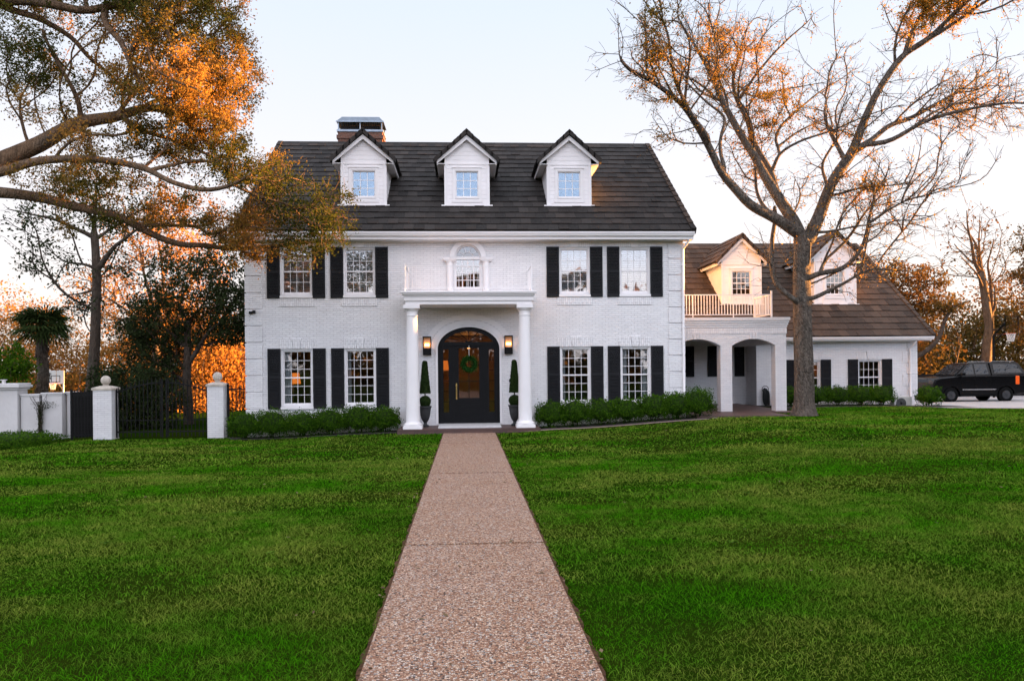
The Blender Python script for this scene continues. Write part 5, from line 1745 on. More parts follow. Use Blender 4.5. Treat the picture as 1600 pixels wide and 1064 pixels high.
# --- generic background trees
def bg_tree(name, label, base, seed, limbs, blobs, nleaf, lsize, leafmat, barkmat, bf=.35, twig=(.6, .2, .6), tip=.008, spread=.12, group=None, trunk_r=None, rm=.05):
    z0 = gz(base[0], base[1])
    t = thing(name, (base[0], base[1], z0), label, 'tree', group)
    T = Tree(seed)
    for k, (pts, r0, r1) in enumerate(limbs):
        T.limb(pts, r0, r1, .4, .03, root=(k == 0))
    T.fill(np.concatenate([blob(T.g, c, r, n) for c, r, n in blobs]), bf, 8., .08)
    T.radii(tip)
    T.smooth(2)
    if twig: T.twigs(*twig)
    T.radii(tip, 2.3)
    T.wood('trunk', barkmat, t)
    if nleaf:
        P = T.leaf_points(nleaf, rm, spread)
        leaf_mesh('crown', P, lsize, leafmat, t, clump_tint(P, T.g, .9), flat=.15)
    return t
# bare tree behind the left fence
by = 7.
L = LIMB_BARE
lims = [([(-15.15, by, -.6)] + to3d(L['T'], by), .26, .15)] + [(to3d(L[k], by, 0, d), r, .02) for k, r, d in (('a', .10, -1), ('b', .09, .8), ('c', .12, -.8), ('d', .07, 1.), ('e', .04, -.6), ('f', .08, 1.), ('g', .04, .5), ('h', .03, .9))]
bg_tree('shade_tree', 'dark trunked tree with thin bare boughs behind the iron fence, between palm and evergreen', (-15.12, by), 21, lims,
        [((-16.3, by, 8.3), (1.8, 1.5, .9), 90), ((-15., by, 9.6), (1.5, 1.5, 1.3), 90), ((-13.4, by, 8.4), (1.3, 1.4, .9), 70), ((-16.8, by, 6.4), (1.4, 1.2, .7), 60), ((-15.4, by, 4.7), (.8, .8, .5), 40), ((-17.6, by, 7.6), (1.2, 1., .6), 40), ((-14.1, by, 6.2), (.8, .8, .6), 30)],
        3200, .07, 'leafever', 'barkdark', twig=(.8, .2, .6), tip=.007)
# evergreen behind the gate
bg_tree('evergreen_oak', 'dark green evergreen tree standing behind the iron gate beside the house corner', (-11.2, 6.8), 22,
        [([(-11.2, 6.8, -.6), (-11.25, 6.8, 1.2), (-11.2, 6.8, 2.6), (-11.3, 6.9, 4.)], .22, .13), ([(-11.2, 6.8, 2.2), (-10.5, 6.6, 3.3), (-9.6, 6.4, 4.0), (-8.7, 6.2, 4.1)], .11, .03), ([(-11.25, 6.8, 2.8), (-12.2, 7., 3.8), (-13.1, 7., 4.2)], .10, .03)],
        [((-10.8, 6.8, 5.5), (2.1, 1.8, 1.5), 330), ((-9.2, 6.6, 4.5), (1.4, 1.5, 1.1), 240), ((-12.6, 7., 4.1), (1.5, 1.5, 1.2), 220), ((-12.6, 7.2, 2.4), (1.2, 1.2, 1.3), 190), ((-9.3, 6.7, 3.5), (1.0, 1.2, .6), 90), ((-13.6, 7.2, 3.3), (.9, 1., 1.), 80), ((-10.9, 7.4, 3.4), (1.3, 1.2, .6), 90)],
        26000, .058, 'leafever', 'barkdark', twig=(.5, .15, .4), tip=.006)
bg_tree('evergreen_shrub', 'dense dark evergreen shrub behind the left gate leaf and left brick pillar', (-12.7, 4.6), 23,
        [([(-12.7, 4.6, -.5), (-12.7, 4.6, .5), (-12.6, 4.6, 1.4)], .09, .05)],
        [((-12.6, 4.6, 1.0), (1.3, .9, 1.3), 260), ((-11.5, 4.8, .8), (1., .8, 1.0), 140), ((-13.6, 5., 1.2), (.8, .7, 1.3), 110)],
        13000, .055, 'leafever', 'barkdark', twig=(.4, .12, .3), tip=.005)
# orange sunlit tree far behind the gate
fy = 27.
bg_tree('shade_tree', 'tall leafless tree glowing orange in the sun, far beyond the fence left of the house', (-20.2, fy), 24,
        [([(-20.2, fy, -1.5), (-20.1, fy, 2.5), (-20., fy, 5.2)], .32, .22), ([(-20., fy, 5.2), (-20.6, fy, 7.5), (-21.6, fy + 1, 10.5)], .14, .03), ([(-20., fy, 5.2), (-19.6, fy, 8), (-19.7, fy - 1, 11.5)], .15, .03), ([(-20., fy, 4.8), (-18.2, fy, 7), (-16.6, fy + 1, 9.5)], .14, .03), ([(-20.1, fy, 4.2), (-22, fy, 6), (-24, fy - 1, 7.4)], .12, .03)],
        [((-20.4, fy, 10.5), (3.2, 2.5, 2.2), 230), ((-17.4, fy, 9.), (2.3, 2., 2.), 150), ((-23.2, fy, 7.6), (2.4, 2., 1.6), 130), ((-18.6, fy, 6.2), (3., 2., 1.2), 120), ((-21.8, fy, 5.4), (2., 2., .9), 70)],
        5200, .10, 'leafwood', 'barkoak', twig=(.9, .4, 1.2), tip=.013, spread=.2)
# right side beyond the driveway
ry_ = 26.
L = LIMB_FAR
lims = [([(35., ry_, .0)] + to3d(L['T'], ry_), .36, .24)] + [(to3d(L[k], ry_, 0, d), r, .03) for k, r, d in (('a', .16, 1), ('b', .15, -1), ('c', .10, -1.5), ('d', .18, 1.), ('e', .10, 1.5), ('f', .13, 2.), ('g', .10, -1), ('h', .07, -1))]
bg_tree('shade_tree', 'leafless tree with upright boughs beyond the driveway, behind the parked truck', (35., ry_), 31, lims,
        [((34., ry_, 10.6), (2.1, 1.8, 1.8), 110), ((35.3, ry_, 9.), (1.6, 1.6, 1.6), 80), ((33., ry_, 8.6), (1.3, 1.3, 1.0), 50), ((36., ry_, 7.2), (1.2, 1.2, 1.2), 40)],
        500, .10, 'leafolive', 'barkoak', twig=(.7, .4, 1.1), tip=.010)
ky = 19.5
bg_tree('evergreen_oak', 'leafy green and rust oak with a dark crooked bough, just right of the wing gable', (23.9, ky), 32,
        [([(23.4, ky, .0), (23.5, ky, 1.3), (23.8, ky, 2.6)], .34, .26), ([(23.6, ky, 1.7), (24.6, ky - 1, 2.1), (25.9, ky - 1.2, 2.5), (26.9, ky - 1.2, 3.3), (27.3, ky - 1.2, 4.4), (27.9, ky - 1., 5.2), (29., ky - .8, 5.6)], .19, .07), ([(23.8, ky, 2.6), (24.2, ky, 4.6), (25.2, ky, 6.2)], .20, .05), ([(23.8, ky, 2.6), (22.6, ky, 4.8), (21.6, ky, 6.6)], .18, .05)],
        [((25.4, ky, 6.6), (2.6, 2., 1.3), 260), ((22.4, ky, 7.0), (2.0, 1.8, 1.2), 150), ((27.6, ky, 5.4), (1.5, 1.6, .8), 110), ((25.6, ky + 1.5, 4.7), (2.2, 1.2, 1.1), 130), ((24., ky, 5.3), (1.8, 1.6, .8), 80)],
        15000, .085, 'leafolive', 'barkdark', twig=(.5, .2, .6), tip=.009, spread=.16)
bg_tree('evergreen_oak', 'green leafy tree at the right edge above the rear of the truck', (38.6, 23.), 33,
        [([(38.4, 23., .0), (38.4, 23., 3.2), (38., 23., 6.)], .34, .2), ([(38.3, 23., 4.), (36.4, 23., 7.2), (35.6, 23., 9.4)], .15, .04)],
        [((37.2, 23., 9.8), (2.2, 2., 1.9), 190), ((36.1, 23., 7.6), (1.5, 1.6, 1.0), 110), ((37.6, 23., 6.), (2.0, 1.8, 1.6), 170), ((36.6, 23.4, 4.), (1.8, 1.4, 1.1), 100), ((38.4, 23., 11.8), (1.6, 1.6, 1.), 70)],
        14000, .085, 'leafolive', 'barkdark', twig=(.5, .2, .6), tip=.009, spread=.16)
# left edge bush
bg_tree('garden_bush', 'rounded mid green bush behind the white garden wall at the left edge', (-18.3, 6.4), 34,
        [([(-18.3, 6.4, -.6), (-18.3, 6.4, .8)], .1, .06), ([(-18.3, 6.4, .5), (-18.9, 6.3, 1.6)], .06, .03)],
        [((-18.3, 6.4, 1.9), (1.25, 1.1, 1.3), 230), ((-19.6, 6.4, 1.8), (1.2, 1., 1.2), 140)], 12000, .06, 'leafbox', 'barkdark', twig=(.4, .1, .3), tip=.006)

# --- far woods: one mass each
def wood(name, label, boxes, n, size, mat, sticks, seed, bark='barkoak', level=False):
    g = np.random.default_rng(seed)
    pts = []
    vols = np.array([b[3] for b in boxes], float); vols /= vols.sum()
    for (c, r, z, w), q in zip(boxes, vols):
        m = int(n * q)
        x = g.uniform(c[0] - r[0], c[0] + r[0], m); y = g.uniform(c[1] - r[1], c[1] + r[1], m)
        top = z * (.72 + .16 * np.sin(x * .55 + seed) + .10 * np.sin(x * 1.37 + y * .4) + .08 * np.sin(x * 2.9 + y))
        if level: top = z * (.95 + .04 * np.sin(x * .55 + y * .8) + .03 * np.sin(y * 1.9))
        h = g.beta(1.35, 1.15, m) * top
        pts.append(np.c_[x, y, ground_z(x, y) + h])
    P = np.concatenate(pts)
    # gather the foliage into boughs
    K = max(40, len(P) // 55)
    cen = P[g.choice(len(P), K)]
    P = cen[g.integers(0, K, len(P))] + g.normal(0, 1, P.shape) * np.array([.75, .75, .45])
    o = leaf_mesh(name, P, size, mat, None, clump_tint(P, g, .6), flat=.1)
    tag(o, label, 'woodland', kind='stuff')
    if sticks:
        V = []; F = []; nv = 0
        for _ in range(sticks):
            c, r, z, w = boxes[int(g.choice(len(boxes), p=vols))]
            x = g.uniform(c[0] - r[0], c[0] + r[0]); y = g.uniform(c[1] - r[1], c[1] + r[1])
            zz = gz(x, y); hgt = z * g.uniform(.45, .95); rr = g.uniform(.05, .14)
            lean = g.normal(0, .12, 2); m = 6
            for b in range(1 + int(g.integers(2, 6))):
                if b == 0: p0 = np.array([x, y, zz - .3]); d = np.array([lean[0], lean[1], 1.]); L_ = hgt; r_ = rr
                else:
                    p0 = np.array([x, y, zz]) + np.array([lean[0], lean[1], 1.]) * hgt * g.uniform(.25, .8); d = np.array([g.normal(0, .8), g.normal(0, .8), g.uniform(.1, 1)]); d /= np.linalg.norm(d); L_ = hgt * g.uniform(.2, .45); r_ = rr * .45
                q = [p0 + d * L_ * t + g.normal(0, .06 * L_ * .5, 3) * t for t in np.linspace(0, 1, m)]
                for k, p in enumerate(q):
                    ra = r_ * (1 - .8 * k / (m - 1))
                    for a in range(4): V.append(p + np.array([math.cos(a * 1.57), math.sin(a * 1.57), 0]) * ra)
                for k in range(m - 1):
                    for a in range(4): F.append((nv + k * 4 + a, nv + k * 4 + (a + 1) % 4, nv + (k + 1) * 4 + (a + 1) % 4, nv + (k + 1) * 4 + a))
                nv += m * 4
        so = np_mesh('tree_trunks', np.array(V), np.array(F), bark, None, smooth=True)
        so.parent = o
    return o
wood('woodland', 'rust orange sunlit woodland far behind the garden on the left',
     [((-34, 44), (15, 4), 11.0, 3), ((-22, 47), (8, 4), 11.5, 2.8), ((-9, 50), (8, 4), 9, 1.2), ((-50, 46), (8, 5), 11, 1.2)], 150000, .115, 'leafwood', 80, 41)
wood('woodland', 'brown and olive hillside woodland beyond the driveway on the right',
     [((33, 33), (9, 2.5), 6.8, 2.2), ((46, 33), (7, 4), 9., 1.5), ((27, 26), (5, 2), 5.5, 1.0)], 60000, .12, 'leafolive', 36, 42)
# unseen row added to shade the lawn; trees across the street behind the camera
wood('woodland', 'unseen dense tree row added east of the front lawn to shade it', [((42, -10), (3.5, 30), 6.4, 1)], 60000, .5, 'leafolive', 20, 43, level=True)
wood('woodland', 'row of street trees across the road from the house', [((0, -62), (48, 4), 14.5, 1)], 26000, .45, 'leafolive', 30, 44)

# --- clipped shrubs
def shrub_mesh(seed, rx, ry, h, n, size=.026):
    g = np.random.default_rng(seed)
    d = g.normal(size=(n, 3)); d[:, 2] = np.abs(d[:, 2]) * 1.0 - .55
    d /= np.linalg.norm(d, axis=1, keepdims=True)
    lump = 1 + .13 * np.sin(d[:, 0] * 5 + seed) * np.sin(d[:, 2] * 6 + d[:, 1] * 4 + seed) + .07 * np.sin(d[:, 0] * 11 + d[:, 2] * 9)
    q = np.clip(g.beta(5, 1.2, n), .3, 1) * lump + (g.uniform(0, 1, n) > .93) * g.uniform(0, .22, n)
    sq = 1 / np.maximum(np.abs(d[:, 0]), np.maximum(np.abs(d[:, 1]), np.abs(d[:, 2]))) ** .62
    P = d * (q * sq * .92)[:, None] * np.array([rx, ry, h * .52])
    P[:, 2] += h * .40
    P[:, 2] = np.maximum(P[:, 2], .02)
    return P, d
def shrub(x, y, rx, ry, h, n, seed, label, group, size=.027):
    z = gz(x, y)
    t = thing('clipped_shrub', (x, y, z), label, 'shrub', group)
    P, d = shrub_mesh(seed, rx, ry, h, n, size)
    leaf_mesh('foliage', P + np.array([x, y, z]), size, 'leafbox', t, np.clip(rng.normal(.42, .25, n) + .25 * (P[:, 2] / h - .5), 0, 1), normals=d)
    s = MB()
    r = random.Random(seed)
    for k in range(7):
        a = r.uniform(0, 6.28)
        s.tube([(x + .05 * math.cos(a), y + .05 * math.sin(a), z - .05), (x + rx * .35 * math.cos(a), y + ry * .35 * math.sin(a), z + h * .4), (x + rx * .6 * math.cos(a), y + ry * .6 * math.sin(a), z + h * .7)], [.016, .012, .006], 5)
    s.lathe([(.02, h * .12), (rx * .62, h * .25), (rx * .72, h * .5), (rx * .5, h * .72), (.02, h * .8)], (x, y, z), 14, sy=ry / rx)
    build(s, 'stems', 'leaftop', t, smooth=True)
lab_l = ['clipped green shrub at the left house corner, next to the iron fence', 'clipped green shrub below the leftmost ground floor window, its left half', 'clipped green shrub between the leftmost ground floor window and the shutter beside it',
         'clipped green shrub below the gap between the two left ground floor windows', 'clipped green shrub below the second ground floor window from the left', 'clipped green shrub nearest the left porch column']
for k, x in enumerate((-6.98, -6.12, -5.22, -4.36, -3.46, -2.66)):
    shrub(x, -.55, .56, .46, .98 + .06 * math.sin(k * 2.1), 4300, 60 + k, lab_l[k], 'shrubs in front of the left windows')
lab_r = ['clipped green shrub nearest the right porch column', 'clipped green shrub below the ground floor window just right of the porch', 'clipped green shrub below the gap between the two right ground floor windows',
         'clipped green shrub below the left part of the window near the right house corner', 'clipped green shrub below the right shutter of the window near the right house corner', 'clipped green shrub at the right house corner quoins', 'taller clipped shrub at the end of the row before the loggia']
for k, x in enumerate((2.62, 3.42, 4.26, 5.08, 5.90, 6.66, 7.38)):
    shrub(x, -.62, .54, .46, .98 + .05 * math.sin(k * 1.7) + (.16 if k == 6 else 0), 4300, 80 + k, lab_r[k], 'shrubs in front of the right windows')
lab_w = ['low shrub hiding behind the trunk of the bare tree, left of the wing windows', 'low shrub right of the bare tree trunk, below the left wing window', 'low shrub between the two wing windows', 'low shrub below the left shutter of the right wing window', 'low shrub below the right wing window, beside the air conditioner']
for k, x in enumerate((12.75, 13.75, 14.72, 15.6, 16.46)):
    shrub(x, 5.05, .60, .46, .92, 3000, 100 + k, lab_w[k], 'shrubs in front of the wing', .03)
shrub(18.15, 4.55, .50, .46, .88, 3600, 111, 'round lone shrub at the right corner of the wing by the driveway', 'shrubs in front of the wing', .03)
shrub(-13.85, -1.0, 1.35, 1.75, .52, 9000, 112, 'low wide dark hedge along the foot of the white garden wall', 'shrubs by the garden wall', .03)
shrub(-16.2, -1.0, 1.3, 1.7, .5, 7000, 113, 'low hedge at the left edge before the tall garden wall pier', 'shrubs by the garden wall', .03)

# --- palm
pt = thing('fan_palm', (-18.5, 10., gz(-18.5, 10.)), 'fan palm with a shaggy dark trunk behind the white garden wall', 'palm')
T_ = MB(); r = random.Random(4)
zb = gz(-18.5, 10.)
T_.tube([(-18.5 + .03 * math.sin(k), 10., zb - .2 + k * (4.0 - zb) / 14) for k in range(15)], [.22 + .025 * (k % 2) for k in range(15)], 12)
for k in range(150):
    z = r.uniform(zb + .5, 3.9); a = r.uniform(0, 6.28)
    T_.beam((-18.5 + .2 * math.cos(a), 10 + .2 * math.sin(a), z), (-18.5 + .33 * math.cos(a), 10 + .33 * math.sin(a), z - r.uniform(.05, .25)), .05, .02)
build(T_, 'trunk', 'barkdark', pt)
fr = MB()
for k in range(64):
    a = r.uniform(0, 6.28); el_ = r.uniform(-.6, 1.15)
    d = Vector((math.cos(a) * math.cos(el_), math.sin(a) * math.cos(el_), math.sin(el_)))
    c0 = Vector((-18.5, 10., 4.0)); L_ = r.uniform(.40, .80)
    c1 = c0 + d * L_ + Vector((0, 0, -.05))
    fr.tube([c0, c0 + d * L_ * .5 + Vector((0, 0, .03)), c1], .012, 4)
    side = d.cross(Vector((0, 0, 1)));
    if side.length < .1: side = Vector((1, 0, 0))
    side.normalize(); up = side.cross(d).normalized()
    nb = 15; R_ = r.uniform(.6, .9)
    for i in range(nb):
        t = (i / (nb - 1) - .5) * 3.6
        bd = (d * math.cos(t) + side * math.sin(t)).normalized()
        fold = up * .06 * (-1 if i % 2 else 1)
        p1 = c1 + bd * R_ * .55; p2 = c1 + bd * R_ + Vector((0, 0, -.18 - .1 * r.random()))
        w_ = bd.cross(up).normalized() * .032
        tn = r.uniform(0, 1)
        fr.add([c1, p1 - w_ + fold * .3, p2, p1 + w_ - fold * .3], [(0, 1, 2, 3)], tn)
build(fr, 'fronds', 'leafpalm', pt)

# ------------------------------------------------------------------ walls, pillars and gates on the left
def pillar(x0, x1, y0, y1, z1, label):
    zb = gz((x0 + x1) / 2, y0) - .25
    t = thing('brick_pillar', ((x0 + x1) / 2, y0, zb + .25), label, 'pillar', 'gate pillars')
    b = MB(); b.box(x0, x1, y0, y1, zb, z1); build(b, 'shaft', 'brick', t, bevel=.008)
    c = MB(); xm, ym = (x0 + x1) / 2, (y0 + y1) / 2
    e = .035
    c.box(x0 - e, x1 + e, y0 - e, y1 + e, z1, z1 + .07)
    a = [(x0 - e, y0 - e, z1 + .07), (x1 + e, y0 - e, z1 + .07), (x1 + e, y1 + e, z1 + .07), (x0 - e, y1 + e, z1 + .07)]
    b2 = [(xm - .12, ym - .12, z1 + .14), (xm + .12, ym - .12, z1 + .14), (xm + .12, ym + .12, z1 + .14), (xm - .12, ym + .12, z1 + .14)]
    c.hexa(a + b2); build(c, 'cap', 'limestone', t, bevel=.01)
    s = MB(); s.lathe([(.08, 0), (.10, .02), (.06, .05), (.06, .06)], (xm, ym, z1 + .13), 16); s.ball((xm, ym, z1 + .31), .15, 14); build(s, 'ball_finial', 'limestone', t, smooth=True)
pillar(-11.84, -11.26, -.02, .52, 1.40, 'white brick gate pillar with a stone ball on top, left of the iron gate')
pillar(-8.30, -7.79, -.02, .50, 1.48, 'white brick gate pillar with a stone ball on top, right of the iron gate')
def bars(mb, x0, x1, y, ztop, sp, th=.011, spear=True):
    n = max(1, int(round((x1 - x0) / sp)))
    for k in range(n + 1):
        x = x0 + (x1 - x0) * k / n
        z1 = ztop((x - x0) / (x1 - x0)); zb = gz(x, y) + .05
        mb.box(x - th, x + th, y - th, y + th, zb, z1)
        if spear:
            mb.add([(x - th * 1.5, y, z1), (x, y - th * 1.5, z1), (x + th * 1.5, y, z1), (x, y + th * 1.5, z1), (x, y, z1 + .09)], [(0, 1, 4), (1, 2, 4), (2, 3, 4), (3, 0, 4)])
def rail(mb, x0, x1, y, f, h=.02):
    n = 10
    for k in range(n):
        a, b = x0 + (x1 - x0) * k / n, x0 + (x1 - x0) * (k + 1) / n
        mb.hexa([(a, y - .014, f(k / n) - h), (b, y - .014, f((k + 1) / n) - h), (b, y + .014, f((k + 1) / n) - h), (a, y + .014, f(k / n) - h),
                 (a, y - .014, f(k / n) + h), (b, y - .014, f((k + 1) / n) + h), (b, y + .014, f((k + 1) / n) + h), (a, y + .014, f(k / n) + h)])
def gate(x0, x1, y, f, label):
    t = thing('iron_gate', ((x0 + x1) / 2, y, gz(x0, y)), label, 'gate', 'leaves of the iron gate')
    b = MB(); bars(b, x0 + .06, x1 - .06, y, lambda s: f(s), .125); build(b, 'bars', 'iron', t)
    b = MB()
    rail(b, x0, x1, y, lambda s: f(s) - .10); rail(b, x0, x1, y, lambda s: .05); rail(b, x0, x1, y, lambda s: .42, .012)
    for x in (x0, x1): b.box(x - .022, x + .022, y - .022, y + .022, gz(x, y) + .03, f(0. if x == x0 else 1.) + .02)
    build(b, 'gate_frame', 'iron', t)
gate(-11.22, -9.80, .25, lambda s: 1.42 + .30 * math.sin(s * math.pi / 2), 'left leaf of the black iron gate, hung on the left brick pillar')
gate(-9.66, -8.34, .25, lambda s: 1.42 + .30 * math.cos(s * math.pi / 2), 'right leaf of the black iron gate, hung on the right brick pillar')
def iron_fence(x0, x1, y, z, label, sp=.12):
    t = thing('iron_fence', ((x0 + x1) / 2, y, gz(x0, y)), label, 'fence', 'iron fence panels')
    b = MB(); bars(b, x0, x1, y, lambda s: z, sp); build(b, 'bars', 'iron', t)
    b = MB(); rail(b, x0, x1, y, lambda s: z - .12); rail(b, x0, x1, y, lambda s: gz(x0, y) + .15)
    for x in (x0, x1): b.box(x - .03, x + .03, y - .03, y + .03, gz(x, y) - .1, z + .06)
    build(b, 'fence_rails', 'iron', t)
iron_fence(-7.72, -7.10, .25, 1.50, 'short black iron fence between the right gate pillar and the house corner')
iron_fence(-12.62, -11.92, .25, 1.36, 'black iron fence between the white garden wall and the left gate pillar', .10)
t = thing('board_fence', (-13.0, 1.6, gz(-13, 1.6)), 'black solid board fence end behind the iron fence left of the gate', 'fence')
b = MB()
for k in range(7): b.box(-13.22 + k * .11, -13.115 + k * .11, 1.58, 1.61, gz(-13, 1.6), 1.32)
b.box(-13.22, -12.46, 1.61, 1.65, 1.1, 1.18); build(b, 'boards', 'darkboard', t)
# garden wall
t = thing('garden_wall', (-14.6, 2., gz(-14.6, 2.)), 'pale rendered garden wall with stepped panels and a tall capped pier at the left edge', 'wall')
zb = gz(-14.6, 2.) - .4
def panel(x0, x1, y0, y1, z, nm='wall_panel'):
    b = MB(); b.box(x0, x1, y0, y1, zb, z); build(b, nm, 'stucco', t, bevel=.01)
    c = MB(); c.box(x0 - .035, x1 + .035, y0 - .04, y1 + .04, z, z + .05); c.box(x0 - .015, x1 + .015, y0 - .02, y1 + .02, z - .05, z); build(c, 'coping', 'stucco', t, bevel=.012)
panel(-15.12, -14.52, 1.98, 2.3, 1.20)
panel(-14.44, -13.78, 2.02, 2.34, 1.24)
panel(-13.72, -13.46, 2.22, 2.5, 1.26)
b = MB(); b.box(-16.4, -15.16, 1.86, 2.5, zb, 1.46); build(b, 'pier', 'stucco', t, bevel=.012)
b = MB(); b.box(-16.46, -15.10, 1.80, 2.56, 1.40, 1.47); b.box(-16.52, -15.04, 1.74, 2.62, 1.47, 1.56); b.box(-16.48, -15.08, 1.78, 2.58, 1.56, 1.62); build(b, 'pier_cap', 'stucco', t, bevel=.02)
b = MB(); b.box(-15.8, -15.72, 2.1, 2.2, 1.62, 1.72); b.box(-15.83, -15.69, 2.07, 2.23, 1.72, 1.75); build(b, 'pier_lamp', 'stucco', t)
b = MB(); b.box(-19., -16.42, 2.0, 2.4, zb, 1.3); build(b, 'wall_panel', 'stucco', t)
t = thing('creeper', (-14.48, 1.98, zb + .3), 'dark bare creeper climbing the joint between two panels of the white garden wall', 'plant')
b = MB(); r = random.Random(8)
for k in range(26):
    p = Vector((-14.48 + r.uniform(-.03, .03), 1.95, zb + .3)); pts = [p.copy()]
    side = r.choice((-1, 1)); top = r.uniform(.4, 1.7)
    while p.z < zb + .3 + top:
        p = p + Vector((r.gauss(0, .014) + (side * .045 if p.z > zb + 1.5 else 0), r.uniform(-.008, .008), .09)); p.y = min(1.965, max(1.90, p.y)); pts.append(p.copy())
    b.tube(pts, .007, 4)
build(b, 'stems', 'barkdark', t)
n = 500
P = np.c_[rng.normal(-14.47, .05, n), rng.uniform(1.90, 1.97, n), zb + .4 + rng.beta(2.2, 1, n) * 1.35]
P[:, 0] += np.where(P[:, 2] > zb + 1.5, rng.normal(.12, .16, n), 0)
leaf_mesh('creeper_leaves', P, .024, 'leafever', t, rng.uniform(0, 1, n))

# ------------------------------------------------------------------ basketball hoops
def hoop(x, y, zc, label, w, h, split):
    zb = gz(x, y)
    t = thing('basketball_hoop', (x, y + 1., zb), label, 'hoop')
    b = MB(); b.tube([(x, y + 1., zb - .2), (x, y + 1., zc - .5), (x, y + .12, zc + .1)], .06, 8); b.tube([(x, y + 1., zc - .9), (x, y + .1, zc - .3)], .03, 6); build(b, 'pole', 'metal' if split else 'iron', t)
    b = MB()
    if split:
        b.box(x - w / 2, x + .02, y, y + .04, zc - h / 2, zc + h / 2); b.box(x + .06, x + w / 2, y, y + .04, zc - h / 2, zc + h / 2)
    else: b.box(x - w / 2, x + w / 2, y, y + .04, zc - h / 2, zc + h / 2)
    if split: build(b, 'backboard', 'plastic', t, bevel=.01)
    else:
        build(b, 'backboard', 'glass', t)
        b = MB()
        for a0, a1, c0, c1 in ((-w / 2 - .03, w / 2 + .03, h / 2, h / 2 + .03), (-w / 2 - .03, w / 2 + .03, -h / 2 - .03, -h / 2), (-w / 2 - .03, -w / 2, -h / 2, h / 2), (w / 2, w / 2 + .03, -h / 2, h / 2)): b.box(x + a0, x + a1, y, y + .04, zc + c0, zc + c1)
        build(b, 'board_frame', 'iron', t)
    b = MB()
    if not split: b.box(x - .02, x + .02, y + .05, y + .09, zc - h / 2, zc + h / 2)
    else:
      for a0, a1, c0, c1 in ((-.3, .3, -.33, -.29), (-.3, .3, .08, .12), (-.3, -.26, -.29, .08), (.26, .3, -.29, .08)): b.box(x + a0, x + a1, y - .006, y, zc + c0, zc + c1)
    build(b, 'target_square' if split else 'board_strut', 'iron', t)
    rz = zc - h / 2 + .05
    b = MB(); b.torus((x, y - .38, rz), .23, .012, 24, 6, 'z'); b.box(x - .06, x + .06, y - .16, y, rz - .04, rz + .02); build(b, 'rim', 'hoopred', t)
    b = MB()
    for k in range(12):
        for s in (-1, 1):
            pts = []
            for i in range(6):
                q = i / 5; a = 2 * math.pi * k / 12 + s * q * .9; rr = .23 - .10 * q ** .7
                pts.append((x + rr * math.cos(a), y - .38 + rr * math.sin(a), rz - .42 * q))
            b.tube(pts, .008, 4, False)
    build(b, 'net', 'net', t)
hoop(-27.9, 30., 1.62, 'white basketball backboard with orange rim seen between palm and bare tree trunk', 1.12, .92, True)
hoop(28.35, 14.6, 3.95, 'basketball hoop with white net above the rear of the black truck', 1.35, .95, False)

# ------------------------------------------------------------------ fence and truck on the right
t = thing('board_fence', (27., 17., gz(27, 17)), 'long black horizontal board fence behind the black pickup truck', 'fence')
b = MB()
for k in range(8):
    z = gz(27, 17) + .06 + k * .155
    b.box(21., 36., 16.98, 17.0, z, z + .145)
build(b, 'boards', 'darkboard', t)
b = MB()
for k in range(8): b.box(21. + k * 2.1, 21.1 + k * 2.1, 17.0, 17.1, gz(27, 17) - .1, gz(27, 17) + 1.33)
build(b, 'posts', 'darkboard', t)

TY = 11.05
tz = gz(24.5, 12.)
tx0 = 22.25                                  # front bumper
tr_ = thing('pickup_truck', (24.6, TY + .95, tz), 'black pickup truck with a closed canopy over its bed parked on the driveway', 'truck')
def tv(pts): return [(tx0 + a, tz + b) for a, b in pts]
TW = 1.92
def arch(cx, r, n=9): return [(cx + r * math.cos(math.pi * k / n), .36 + r * math.sin(math.pi * k / n)) for k in range(n + 1)]
W1, W2 = .88, 3.62
lower = [(.02, .42), (.0, .60), (.03, .98), (.10, 1.12), (.35, 1.20), (1.12, 1.27), (1.25, 1.30), (4.70, 1.32), (4.78, 1.25), (4.80, .58), (4.74, .46)] + arch(W2, .44) + [(W1 + .6, .34)] + arch(W1, .44)
def loft(mb, poly, ins, y0, y1, r=.05):
    """profile extruded across the car with a narrower outer section at each flank"""
    n = len(poly)
    cx = sum(p[0] for p in poly) / n; cz = sum(p[1] for p in poly) / n
    secs = [(y0, ins), (y0 + r, 0), (y1 - r, 0), (y1, ins)]
    vs = []
    for y, i in secs:
        for (a, b_) in poly:
            vs.append((cx + (a - cx) * (1 - i * .35), y, cz + (b_ - cz) * (1 - i)))
    fs = [tuple(range(n))[::-1], tuple(range(3 * n, 4 * n))]
    for s in range(3):
        for k in range(n): fs.append((s * n + k, s * n + (k + 1) % n, (s + 1) * n + (k + 1) % n, (s + 1) * n + k))
    mb.add(vs, fs)
b = MB(); loft(b, tv(lower), .05, TY, TY + TW, .07)
body = build(b, 'body', 'carpaint', tr_, bevel=.02)
b = MB()
cab = [(1.08, 1.26), (1.72, 1.80), (1.95, 1.90), (2.75, 1.935), (2.86, 1.92), (2.90, 1.30)]
top = [(2.94, 1.30), (2.92, 1.91), (3.02, 1.95), (4.25, 1.93), (4.36, 1.88), (4.68, 1.34)]
for poly in (cab, top):
    n = len(poly); q = tv(poly); vs = []
    zlo, zhi = tz + 1.26, tz + 1.95
    for y, s in ((TY + .03, 1), (TY + TW - .03, -1)):
        for (a, z) in q: vs.append((a, y + s * .22 * (z - zlo) / (zhi - zlo), z))
    b.add(vs, [tuple(range(n))[::-1], tuple(range(n, 2 * n))] + [(k, (k + 1) % n, n + (k + 1) % n, n + k) for k in range(n)])
build(b, 'cabin', 'carpaint', tr_, bevel=.02)
